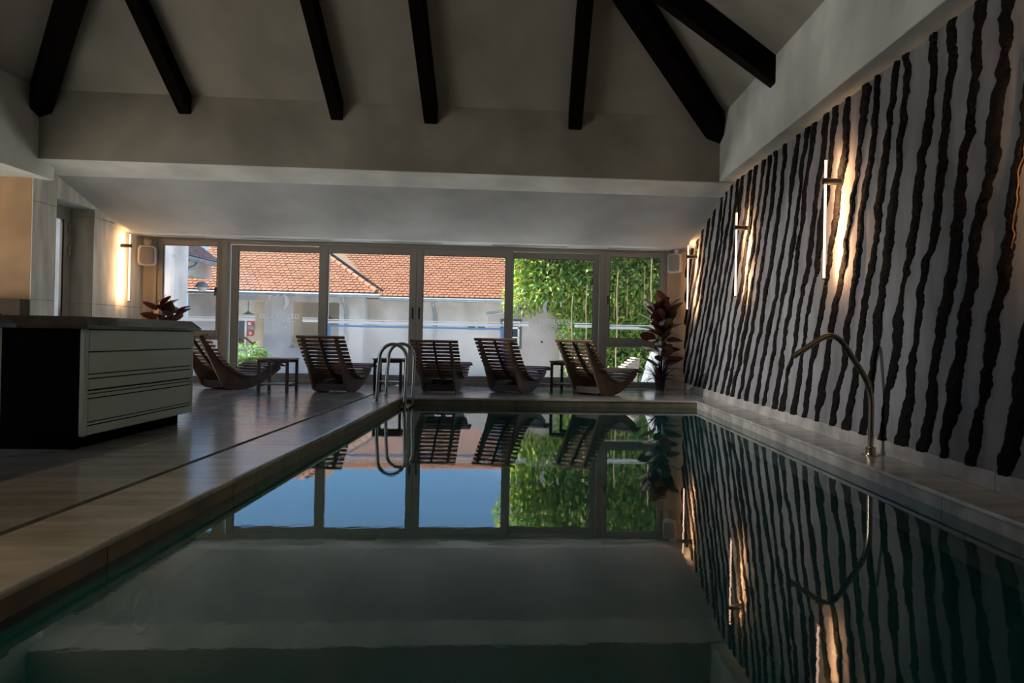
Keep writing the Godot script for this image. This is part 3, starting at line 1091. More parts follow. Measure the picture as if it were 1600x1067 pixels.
func sconce(at: Vector3, to_wall: Vector3, gap: float, energy: float, label: String) -> void:
	var o := thing("wall_sconce", label, "wall lamp", at, 0.0, "slim vertical wall lamps")
	var st := mb()
	box(st, Vector3(-0.011, 0.49, -0.011), Vector3(0.011, 0.503, 0.011), 0.003)
	part("end_cap", st, M.black_metal, o)
	part("end_cap", abox(Vector3(-0.011, -0.503, -0.011), Vector3(0.011, -0.49, 0.011), 0.003), M.black_metal, o)
	st = mb(0)
	tube(st, PackedVector3Array([Vector3(0, -0.49, 0), Vector3(0, 0.49, 0)]), 0.010, 10)
	part("light_strip", st, M.lamp_glow, o)
	st = mb(0)
	tube(st, PackedVector3Array([Vector3(0, 0.315, 0) - to_wall * 0.02, Vector3(0, 0.315, 0) + to_wall * gap]), 0.028, 16)
	part("bracket", st, M.black_metal, o)
	var l := AreaLight3D.new()
	l.name = "strip_light"
	l.area_size = Vector2(0.02, 0.98)
	l.light_color = Color(1.0, 0.75, 0.52)
	l.light_energy = energy
	l.light_size = 0.02
	l.shadow_enabled = true
	l.set("area_range", 20.0)
	l.set("area_attenuation", 2.0)
	o.add_child(l)
	l.transform = Transform3D(Basis.looking_at(to_wall, Vector3.UP), to_wall * 0.018)

func make_lights() -> void:
	var g := StandardMaterial3D.new()
	g.resource_name = "lamp_glow"
	g.albedo_color = Color(0.9, 0.85, 0.8)
	g.emission_enabled = true
	g.emission = Color(1.0, 0.80, 0.68)
	g.emission_energy_multiplier = 1.6
	M["lamp_glow"] = g
	g = g.duplicate()
	g.resource_name = "globe_glow"
	g.emission_energy_multiplier = 0.35
	M["globe_glow"] = g
	g = g.duplicate()
	g.resource_name = "spot_glow"
	g.emission = Color(1.0, 0.95, 0.88)
	M["spot_glow"] = g
	var names := ["striped wall lamp nearest the glass doors, above the tall potted plant", "striped wall lamp in the middle of the row, left of the shower spout", "large near lamp on the striped wall, above the shower spout", "striped wall lamp just beyond the near lamp, outside the picture", "striped wall lamp farthest from the glass doors"]
	var zs := [-10.85, -8.32, -5.79, -3.2, -0.55]
	for i in 5:
		sconce(Vector3(2.46, 1.828 if i > 0 else 1.765, zs[i]), Vector3.RIGHT, 0.145, 0.85, names[i])
	sconce(Vector3(DECK_L + 0.12, 1.715, -10.96), Vector3.LEFT, 0.12, 0.42, "slim lamp on the pale tiled left wall beside the speaker")
	var pn := ["added opal globe pendant out of view over the bar nearest the far wall", "middle added opal globe pendant out of view over the bar", "added opal globe pendant out of view over the bar nearest the camera"]
	for i in 3:
		globe(Vector3(-6.6, 2.0, -7.3 + i * 2.7), 0.12 if i == 0 else 0.12, pn[i])  # unseen pendants added for the warm light around the bar
	var sn := ["unseen spotlight added under the left beam nearest the bar wall", "middle unseen spotlight added under the left beam", "unseen spotlight added under the left beam nearest the camera"]
	for i in 3:
		spot(Vector3(-6.02, 2.53, -7.2 + i * 2.3), Vector3(2.6, 0.8, -9.7 + i * 1.75), [17.0, 18.0, 15.0][i], sn[i], 13.0, Color(1.0, 0.98, 0.96))  # unseen spotlights added to brighten the striped wall
	spot(Vector3(-3.4, 3.6, -1.3), Vector3(-2.2, 0.0, -3.4), 1.0, "unseen warm spotlight added on a long stem to brighten the deck beside the second bar counter", 30.0, Color(1.0, 0.87, 0.70), 2.2)  # this lamp and the next are added out of view to light the deck
	spot(Vector3(-3.2, 3.6, 0.6), Vector3(-1.9, 0.0, -1.4), 1.2, "unseen warm spotlight added on a long stem to brighten the deck closest to the back wall", 30.0, Color(1.0, 0.87, 0.70), 2.4)

func spot(at: Vector3, aim: Vector3, energy: float, label: String, cone: float, tint: Color, drop := 0.074) -> void:
	var o := thing("added_spotlight", label, "spotlight", at, 0.0, "unseen spotlights added to brighten the room")
	var d := (aim - at).normalized()
	var st := mb(0)
	tube(st, PackedVector3Array([-d * 0.09, d * 0.05]), 0.045, 18)
	part("lamp_head", st, M.black_metal, o)
	st = mb(0)
	tube(st, PackedVector3Array([d * 0.0505, d * 0.053]), 0.038, 18)
	part("light_face", st, M.spot_glow, o)
	st = mb(0)
	tube(st, PackedVector3Array([-d * 0.03, Vector3(-d.x * 0.03, drop, -d.z * 0.03)]), 0.009, 8)
	part("stem", st, M.black_metal, o)
	var l := SpotLight3D.new()
	l.name = "beam_light"
	l.light_color = tint
	l.light_energy = energy
	l.light_size = 0.04
	l.spot_angle = cone
	l.spot_angle_attenuation = 1.0
	l.spot_range = 25.0
	l.spot_attenuation = 2.0
	l.shadow_enabled = true
	o.add_child(l)
	l.transform = Transform3D(Basis.looking_at(d, Vector3.UP), d * 0.06)

func globe(at: Vector3, energy: float, label: String) -> void:
	var o := thing("added_globe_pendant", label, "pendant lamp", at, 0.0, "unseen opal globe pendants added over the bar")
	var st := mb(0)
	var prof := []
	for i in 13:
		var a := -PI * 0.5 + PI * i / 12.0
		prof.append(Vector2(maxf(0.0, cos(a) * 0.15), sin(a) * 0.15))
	lathe(st, prof, Vector3.ZERO, 24, true)
	part("lamp_globe", st, M.globe_glow, o)
	st = mb(0)
	lathe(st, [Vector2(0.0, 0.14), Vector2(0.05, 0.14), Vector2(0.05, 0.19), Vector2(0.0, 0.19)], Vector3.ZERO, 16)
	tube(st, PackedVector3Array([Vector3(0, 0.18, 0), Vector3(0, 0.605, 0)]), 0.006, 6)
	part("cord", st, M.black_metal, o)
	var l := OmniLight3D.new()
	l.name = "bulb"
	l.light_color = Color(1.0, 0.80, 0.58)
	l.light_energy = energy
	l.light_size = 0.14
	l.omni_range = 25.0
	l.omni_attenuation = 2.0
	l.shadow_enabled = true
	o.add_child(l)

# a wave-shaped lounger: origin under the seat, the foot end points to -z
func make_lounger() -> Node3D:
	var o := thing("wave_lounger", "", "lounger", Vector3.ZERO, 0.0, "wooden slatted wave loungers")
	var top := PackedVector2Array([Vector2(-0.53, 0.75), Vector2(-0.46, 0.655), Vector2(-0.38, 0.545), Vector2(-0.29, 0.43), Vector2(-0.18, 0.32), Vector2(-0.05, 0.235), Vector2(0.08, 0.18), Vector2(0.19, 0.165), Vector2(0.28, 0.185), Vector2(0.37, 0.24), Vector2(0.46, 0.305), Vector2(0.55, 0.345), Vector2(0.63, 0.345), Vector2(0.70, 0.315)])
	var side := PackedVector2Array(top)
	side.append_array(PackedVector2Array([Vector2(0.73, 0.27), Vector2(0.66, 0.215), Vector2(0.55, 0.155), Vector2(0.40, 0.075), Vector2(0.24, 0.015), Vector2(0.12, 0.0), Vector2(-0.02, 0.0), Vector2(-0.13, 0.012), Vector2(-0.215, 0.055), Vector2(-0.26, 0.14), Vector2(-0.33, 0.27), Vector2(-0.41, 0.42), Vector2(-0.50, 0.58), Vector2(-0.585, 0.735)]))
	for s in [-1, 1]:
		var st := mb()
		prism(st, side, Vector3(s * 0.225 - 0.014, 0, 0), Vector3(0, 0, -1), Vector3.UP, Vector3(0.028, 0, 0))
		part("side_panel", st, M.lounger_side, o)
	# slats follow the upper curve
	var cum := [0.0]
	for i in range(1, top.size()):
		cum.append(cum[-1] + top[i].distance_to(top[i - 1]))
	var total: float = cum[-1]
	var count := 25
	for k in count:
		var d := total * k / (count - 1.0)
		var i := 1
		while i < top.size() - 1 and cum[i] < d:
			i += 1
		var f: float = (d - cum[i - 1]) / (cum[i] - cum[i - 1])
		var p := top[i - 1].lerp(top[i], f)
		var tn := (top[i] - top[i - 1]).normalized()
		var nm := Vector2(-tn.y, tn.x)
		if nm.y < 0.0:
			nm = -nm
		p += nm * 0.010
		var b := Basis(Vector3.RIGHT, Vector3(0, nm.y, -nm.x), Vector3(0, tn.y, -tn.x))
		var w := 0.021 if k < count - 1 else 0.045
		var st := mb()
		box(st, Vector3(-0.325, -0.010, -w), Vector3(0.325, 0.010, w), 0.004, Transform3D(b, Vector3(0, p.y, -p.x)))
		part("slat", st, M.lounger_wood, o)
	# middle batten under the slats, the low cross boards, a bolt and two hooks
	var mid := PackedVector2Array()
	for i in 10:
		mid.append(top[i])
	for i in range(9, -1, -1):
		var q := top[i]
		var tn := (top[mini(i + 1, 13)] - top[maxi(i - 1, 0)]).normalized()
		var nm := Vector2(-tn.y, tn.x)
		mid.append(q - nm * 0.035 * signf(nm.y))
	var st := mb()
	prism(st, mid, Vector3(-0.012, 0, 0), Vector3(0, 0, -1), Vector3.UP, Vector3(0.024, 0, 0))
	part("centre_batten", st, M.lounger_dark, o)
	part("cross_board", abox(Vector3(-0.211, 0.03, 0.20), Vector3(0.211, 0.125, 0.175), 0.004), M.lounger_dark, o)
	part("cross_board", abox(Vector3(-0.211, 0.04, -0.34), Vector3(0.211, 0.13, -0.36), 0.004), M.lounger_dark, o)
	part("base_board", abox(Vector3(-0.211, 0.045, 0.13), Vector3(0.211, 0.062, -0.05), 0.003), M.lounger_wood, o)
	st = mb(0)
	for k in [-0.05, 0.0]:
		tube(st, bent([Vector3(k, 0.06, 0.05), Vector3(k, 0.13, 0.05), Vector3(k + 0.025, 0.14, 0.05)], 0.02, 4), 0.005, 6)
	part("hook", st, M.steel, o)
	return o

func make_table() -> Node3D:
	var o := thing("side_table", "", "side table", Vector3.ZERO, 0.0, "low wooden side tables")
	for x in [-0.182, 0.182]:
		for z in [-0.20, 0.20]:
			part("leg", abox(Vector3(x - 0.018, 0, z - 0.018), Vector3(x + 0.018, 0.435, z + 0.018), 0.003), M.lounger_dark, o)
	for z in [-0.20, 0.20]:
		part("apron", abox(Vector3(-0.163, 0.395, z - 0.010), Vector3(0.163, 0.437, z + 0.010), 0.003), M.lounger_dark, o)
	for k in 6:
		var z := -0.185 + k * 0.074
		part("top_slat", abox(Vector3(-0.212, 0.437, z - 0.035), Vector3(0.212, 0.457, z + 0.035), 0.004), M.lounger_wood, o)
	for k in 5:
		var z := -0.15 + k * 0.075
		part("shelf_slat", abox(Vector3(-0.18, 0.105, z - 0.033), Vector3(0.18, 0.12, z + 0.033), 0.003), M.lounger_wood, o)
	for x in [-0.182, 0.182]:
		part("shelf_rail", abox(Vector3(x - 0.009, 0.085, -0.182), Vector3(x + 0.009, 0.105, 0.182), 0.003), M.lounger_dark, o)
	return o

func make_furniture() -> void:
	var p := make_lounger()
	var spots := [[Vector3(-4.19, 0, -10.40), -32.0, 0.0, "wooden wave lounger beside the bar counter, turned sideways to the right"],
		[Vector3(-2.60, 0, -10.10), -8.0, 1.0, "wooden wave lounger seen from behind, left of the pool ladder"],
		[Vector3(-1.19, 0, -10.39), -5.0, 4.0, "wooden wave lounger seen from behind, right of the pool ladder"],
		[Vector3(-0.20, 0, -10.37), -25.0, 0.0, "wooden wave lounger in front of the white house wall with the green window"],
		[Vector3(1.00, 0, -10.18), -41.0, 0.0, "wooden wave lounger nearest the tall potted plant, in front of the tree"]]
	for i in spots.size():
		var s: Array = spots[i]
		if i == 0:
			p.position = s[0]
			p.rotation.y = deg_to_rad(s[1])
			p.set_meta("label", s[3])
		else:
			dup(p, s[0], deg_to_rad(s[1]), s[3]).rotation.x = deg_to_rad(s[2])
	var t := make_table()
	t.position = Vector3(-3.31, 0, -9.90)
	t.set_meta("label", "low wooden side table in front of the leftmost lounger's foot end")
	dup(t, Vector3(-1.96, 0, -10.62), 0.0, "low wooden side table seen through the pool ladder rails")
	dup(t, Vector3(0.64, 0, -10.69), deg_to_rad(-25.0), "low wooden side table half hidden behind the rightmost lounger")

func make_counter() -> void:
	var xf := -2.90
	for k in 2:
		var za := -4.95 if k == 0 else -1.35
		var zb := -6.50 if k == 0 else -4.20
		var o := thing("bar_counter", "grey green panelled bar counter with a dark polished stone top" if k == 0 else "second bar counter at the left picture edge, mostly outside the frame", "counter", Vector3(0, 0, 0))
		var xb := -3.95
		# carcass and plinth
		part("body", abox(Vector3(xb, 0.09, za - 0.012), Vector3(xf - 0.018, 0.80, zb + 0.012), 0.004), M.counter_dark, o)
		part("plinth", abox(Vector3(xb + 0.05, 0, za - 0.03), Vector3(xf - 0.075, 0.092, zb + 0.09), 0.004), M.counter_dark, o)
		# front boards, standing proud with grooves between; corner posts
		var rows := [[0.092, 0.150], [0.180, 0.330], [0.368, 0.384], [0.394, 0.463], [0.500, 0.643], [0.650, 0.795]]
		part("back_board", abox(Vector3(xf - 0.018, 0.09, za - 0.04), Vector3(xf - 0.012, 0.80, zb + 0.03), 0.0), M.counter_dark, o)
		for r in rows:
			part("front_board", abox(Vector3(xf - 0.0085, r[0], za - 0.045), Vector3(xf + 0.006, r[1], zb + 0.035), 0.006), M.counter_front, o)
		for r in [[0.157, 0.173], [0.337, 0.361], [0.470, 0.493]]:
			part("trim_strip", abox(Vector3(xf - 0.0085, r[0], za - 0.045), Vector3(xf - 0.003, r[1], zb + 0.035), 0.003), M.counter_front, o)
		part("corner_post", abox(Vector3(xf - 0.03, 0.088, za), Vector3(xf + 0.004, 0.80, za - 0.042), 0.005), M.counter_front, o)
		part("corner_post", abox(Vector3(xf - 0.03, 0.088, zb + 0.032), Vector3(xf + 0.004, 0.80, zb), 0.005), M.counter_front, o)
		# stone top: an upright edge and a bevel that leans in to the worktop
		var st := mb()
		var e := 0.045
		var lo := [Vector3(xb - 0.03, 0.80, za + e), Vector3(xf + e, 0.80, za + e), Vector3(xf + e, 0.80, zb - e), Vector3(xb - 0.03, 0.80, zb - e)]
		var mi := []
		var hi := []
		var c := Vector3((xb + xf) * 0.5, 0.84, (za + zb) * 0.5)
		for v in lo:
			mi.append(v + Vector3(0, 0.022, 0))
			hi.append(Vector3(v.x - signf(v.x - c.x) * 0.055, 0.882, v.z - signf(v.z - c.z) * 0.06))
		for i in 4:
			var j := (i + 1) % 4
			face(st, [lo[i], lo[j], mi[j], mi[i]], c)
			face(st, [mi[i], mi[j], hi[j], hi[i]], c)
		face(st, lo, c)
		face(st, hi, c)
		part("stone_top", st, M.stone_top, o)

func make_ladder() -> void:
	var o := thing("pool_ladder", "polished steel pool ladder with two arched handrails at the pool corner", "pool ladder")
	for k in 2:
		var z := -8.79 if k == 0 else -9.28
		var dx := 0.0 if k == 0 else 0.015
		var pts := [Vector3(-1.778 + dx, 0.0, z), Vector3(-1.768 + dx, 0.30, z), Vector3(-1.755 + dx, 0.48, z)]
		var path := PackedVector3Array(pts)
		for i in range(1, 18):
			var a := PI - PI * i / 18.0
			path.append(Vector3(-1.593 + dx + cos(a) * 0.162, 0.51 + sin(a) * 0.175, z))
		path.append(Vector3(-1.431 + dx, 0.46, z))
		path.append(Vector3(-1.438 + dx, 0.2, z))
		path.append(Vector3(-1.452 + dx, -0.2, z))
		path.append(Vector3(-1.46 + dx, -1.05, z))
		var st := mb(0)
		tube(st, path, 0.0215, 14)
		part("handrail", st, M.steel, o)
		st = mb(0)
		lathe(st, [Vector2(0.056, 0.0), Vector2(0.056, 0.006), Vector2(0.03, 0.014), Vector2(0.022, 0.03), Vector2(0.0, 0.03)], Vector3(-1.778 + dx, 0, z), 20)
		part("flange", st, M.steel, o)
	for y in [-0.085, -0.35, -0.6]:
		var st := mb()
		box(st, Vector3(-1.50, y - 0.014, -8.80), Vector3(-1.40, y + 0.012, -9.27), 0.006)
		part("step", st, M.steel, o)

func make_shower() -> void:
	var o := thing("shower_spout", "bent bronze coloured swan neck water spout on the right pool edge", "water spout")
	var z := -4.98
	var st := mb(0)
	tube(st, bent([Vector3(2.48, 0.02, z), Vector3(2.48, 0.49, z), Vector3(2.20, 0.895, z), Vector3(1.905, 0.70, z)], 0.14, 9), 0.0205, 16)
	part("pipe", st, M.bronze_steel, o)
	st = mb(0)
	lathe(st, [Vector2(0.0, 0.0), Vector2(0.062, 0.0), Vector2(0.062, 0.008), Vector2(0.038, 0.008), Vector2(0.036, 0.016), Vector2(0.036, 0.055), Vector2(0.034, 0.060), Vector2(0.021, 0.060)], Vector3(2.48, 0, z), 24)
	part("base_flange", st, M.bronze_steel, o)
	st = mb(0)
	for k in 4:
		var a := TAU * k / 4.0 + 0.6
		tube(st, PackedVector3Array([Vector3(2.48 + cos(a) * 0.05, 0.007, z + sin(a) * 0.05), Vector3(2.48 + cos(a) * 0.05, 0.014, z + sin(a) * 0.05)]), 0.006, 6)
	part("bolt", st, M.bronze_steel, o)

# ---------------------------------------------------------------- plants
func leaf_mesh(w: float, fold: float, droop: float, tipped := 1.0) -> ArrayMesh:
	var st := mb(0)
	var n := 7
	var L := []
	for i in n + 1:
		var t := float(i) / n
		var ww := w * pow(sin(PI * pow(t, 0.8)), 0.75) * (1.0 if t < 0.98 else 0.0)
		var y := -droop * t * t
		L.append([Vector3(-ww, y + fold * ww, -t), Vector3(0, y, -t), Vector3(ww, y + fold * ww, -t)])
	for i in n:
		for k in 2:
			face(st, [L[i][k], L[i][k + 1], L[i + 1][k + 1], L[i + 1][k]], L[i][1] - Vector3(0, 5, 0))
	st.generate_normals()
	return st.commit()

func make_plants() -> void:
	var leaves := [leaf_mesh(0.25, 0.3, 0.12), leaf_mesh(0.27, 0.2, 0.28), leaf_mesh(0.23, 0.4, 0.05)]
	# tall plant in the right corner
	var o := thing("potted_plant", "tall potted rubber plant with dark red leaves in the right corner", "potted plant", Vector3(2.13, 0, -11.22))
	var st := mb(0)
	lathe(st, [Vector2(0.0, 0.0), Vector2(0.066, 0.0), Vector2(0.086, 0.15), Vector2(0.092, 0.152), Vector2(0.092, 0.168), Vector2(0.084, 0.168), Vector2(0.080, 0.14), Vector2(0.0, 0.14)], Vector3.ZERO, 22)
	part("pot", st, M.pot_dark, o)
	st = mb()
	lathe(st, [Vector2(0.080, 0.141), Vector2(0.04, 0.152), Vector2(0.0, 0.15)], Vector3.ZERO, 14)
	part("soil", st, M.soil, o)
	rng.seed = 77
	var stems := [[Vector3(-0.02, 0.15, 0), Vector3(-0.03, 0.6, 0.01), Vector3(-0.07, 1.0, 0.0), Vector3(-0.09, 1.22, 0.0)], [Vector3(0.02, 0.15, 0.01), Vector3(0.03, 0.6, 0.0), Vector3(0.06, 1.0, 0.01), Vector3(0.08, 1.28, 0.0)]]
	for s in stems:
		st = mb(0)
		tube(st, curve(s, 6), 0.010, 7, 0.005)
		part("stem", st, M.stem, o)
	for k in 60:
		var s: Array = stems[k % 2]
		var t := lerpf(0.12, 1.0, pow(float(k) / 59.0, 0.8))
		var c := curve(s, 12)
		var p := c[int(t * (c.size() - 1))]
		var az := k * 2.4 + rng.randf_range(-0.4, 0.4)
		var up := lerpf(0.05, 0.9, t) + rng.randf_range(-0.35, 0.35)
		ficus_leaf(o, leaves, p, az, up, rng.randf_range(0.25, 0.36), k)
	for k in 62:
		spike(o, Vector3(rng.randf_range(-0.05, 0.05), 0.15, rng.randf_range(-0.05, 0.05)), k * 2.399, rng.randf_range(0.32, 0.58), rng.randf_range(0.25, 1.25))
	# the plant behind the bar counter
	o = thing("potted_plant", "potted rubber plant with reddish leaves rising behind the bar counter", "potted plant", Vector3(-5.22, 0, -10.8))
	st = mb(0)
	lathe(st, [Vector2(0.0, 0.0), Vector2(0.12, 0.0), Vector2(0.155, 0.28), Vector2(0.165, 0.282), Vector2(0.165, 0.31), Vector2(0.15, 0.31), Vector2(0.145, 0.27), Vector2(0.0, 0.27)], Vector3.ZERO, 22)
	part("pot", st, M.pot_dark, o)
	st = mb()
	lathe(st, [Vector2(0.145, 0.271), Vector2(0.0, 0.285)], Vector3.ZERO, 14)
	part("soil", st, M.soil, o)
	var ss := [[Vector3(-0.03, 0.28, 0), Vector3(-0.06, 0.7, 0), Vector3(-0.08, 1.15, 0.02)], [Vector3(0.03, 0.28, 0), Vector3(0.06, 0.7, 0), Vector3(0.12, 1.08, 0.0)]]
	for s in ss:
		st = mb(0)
		tube(st, curve(s, 6), 0.011, 7, 0.006)
		part("stem", st, M.stem, o)
	for k in 34:
		var s: Array = ss[k % 2]
		var t := lerpf(0.3, 1.0, pow(float(k) / 33.0, 0.6))
		var c := curve(s, 12)
		var p := c[int(t * (c.size() - 1))]
		ficus_leaf(o, leaves, p, k * 2.4 + rng.randf_range(-0.3, 0.3), lerpf(-0.1, 0.8, t) + rng.randf_range(-0.3, 0.3), rng.randf_range(0.21, 0.30), k)

func ficus_leaf(o: Node3D, leaves: Array, p: Vector3, az: float, up: float, size: float, k: int) -> void:
	var d := Vector3(sin(az) * cos(up), sin(up), cos(az) * cos(up))
	var l := part("leaf", leaves[k % 3], M.ficus_leaf if k % 4 != 1 else M.ficus_leaf_green, o)
	var b := Basis.looking_at(d, Vector3.UP if absf(d.y) < 0.95 else Vector3.RIGHT)
	if p.x > -0.2 and o.position.x > 0.0 and d.z < -0.5:
		d.z = absf(d.z) * 0.4
		d = d.normalized()
		b = Basis.looking_at(d, Vector3.UP if absf(d.y) < 0.95 else Vector3.RIGHT)
	b = b.rotated(d, rng.randf_range(-1.1, 1.1))
	l.transform = Transform3D(b.scaled_local(Vector3.ONE * size), p + d * 0.035)

func spike(o: Node3D, p: Vector3, az: float, length: float, up: float) -> void:
	var st := mb(0)
	var dir := Vector3(sin(az), 0, cos(az))
	var sidev := Vector3(cos(az), 0, -sin(az))
	var n := 6
	var rows := []
	for i in n + 1:
		var t := float(i) / n
		var pos := p + dir * (length * t * cos(up)) + Vector3.UP * (length * t * sin(up) * 1.4 - length * t * t * 0.55)
		var w := 0.015 * (1.0 - pow(t, 2.0)) + 0.001
		pos.y = maxf(pos.y, 0.012)
		pos.x = clampf(pos.x, -1.0, 0.42)
		pos.z = maxf(pos.z, -0.33)
		rows.append([pos - sidev * w + Vector3.UP * w * 0.4, pos, pos + sidev * w + Vector3.UP * w * 0.4])
	for i in n:
		for k in 2:
			face(st, [rows[i][k], rows[i][k + 1], rows[i + 1][k + 1], rows[i + 1][k]], rows[i][1] - Vector3(0, 5, 0))
	part("blade", st, M.spike_leaf, o)

# ================================================================ the courtyard outside
func tile_field(parent: Node, eave: Vector3, along: Vector3, up: Vector3, w: float, h: float, keep: Callable, base: Color, vary: float) -> void:
	# flat clay tiles, each lying on the one below
	var nrm := along.cross(up).normalized()
	if nrm.y < 0.0:
		nrm = -nrm
	var st := mb()
	var tw := 0.17
	var ex := 0.155
	var poly := PackedVector2Array([Vector2(-0.076, 0.016), Vector2(-0.045, 0.003), Vector2(0, 0), Vector2(0.045, 0.003), Vector2(0.076, 0.016), Vector2(0.076, 0.25), Vector2(-0.076, 0.25)])
	prism(st, poly, Vector3(0, 0.030, 0), Vector3.RIGHT, Vector3(0, -0.11, 1).normalized(), Vector3(0, 0.020, 0))
	st.generate_normals()
	var mesh := st.commit()
	var xf: Array[Transform3D] = []
	var cols: Array[Color] = []
	var b := Basis(along, nrm, up)
	if b.determinant() < 0.0:
		b = Basis(-along, nrm, up)
	var rows := int(h / ex)
	var n := int(w / tw)
	for j in rows:
		for i in n + 1:
			var u := (i + (0.5 if j % 2 == 1 else 0.0)) * tw
			var v := j * ex
			if u > w or not keep.call(u, v):
				continue
			var jit := Vector3(rng.randf_range(-0.004, 0.004), rng.randf_range(-0.003, 0.004), rng.randf_range(-0.004, 0.004))
			xf.append(Transform3D(b.rotated(nrm, rng.randf_range(-0.012, 0.012)), eave + along * u + up * v + jit))
			var k := 1.0 + rng.randf_range(-vary, vary)
			cols.append(Color(base.r * k, base.g * k * rng.randf_range(0.95, 1.05), base.b * k))
	var mm := MultiMesh.new()
	mm.transform_format = MultiMesh.TRANSFORM_3D
	mm.use_colors = true
	mm.mesh = mesh
	mm.instance_count = xf.size()
	for i in xf.size():
		mm.set_instance_transform(i, xf[i])
		mm.set_instance_color(i, cols[i])
	var o := MultiMeshInstance3D.new()
	o.name = numbered(parent, "clay_tiles")
	o.multimesh = mm
	o.material_override = M.roof_tile
	o.set_meta("kind", "stuff")
	parent.add_child(o, true)

func wall_with_holes(st: SurfaceTool, x0: float, x1: float, y0: float, y1: float, z: float, deep: float, holes: Array) -> void:
	# holes: [xa, xb, ya, yb], sorted by xa, not overlapping
	var x := x0
	for h in holes:
		if h[0] > x:
			box(st, Vector3(x, y0, z), Vector3(h[0], y1, z - deep), 0.0)
		box(st, Vector3(h[0], y0, z), Vector3(h[1], h[2], z - deep), 0.0)
		box(st, Vector3(h[0], h[3], z), Vector3(h[1], y1, z - deep), 0.0)
		x = h[1]
	if x < x1:
		box(st, Vector3(x, y0, z), Vector3(x1, y1, z - deep), 0.0)

func half_gutter(st: SurfaceTool, a: Vector3, b: Vector3, r := 0.07) -> void:
	tube(st, PackedVector3Array([a, b]), r, 10)

func pendant(at: Vector3, drop: float, label: String) -> void:
	var o := thing("pendant_lamp", label, "pendant lamp", at, 0.0, "black pendant lamps in the arcade")
	var st := mb(0)
	tube(st, PackedVector3Array([Vector3.ZERO, Vector3(0, -drop, 0)]), 0.012, 6)
	part("cord", st, M.shade_black, o)
	st = mb(0)
	lathe(st, [Vector2(0.02, -drop + 0.12), Vector2(0.05, -drop + 0.08), Vector2(0.19, -drop), Vector2(0.18, -drop)], Vector3.ZERO, 18)
	part("shade", st, M.shade_black, o)

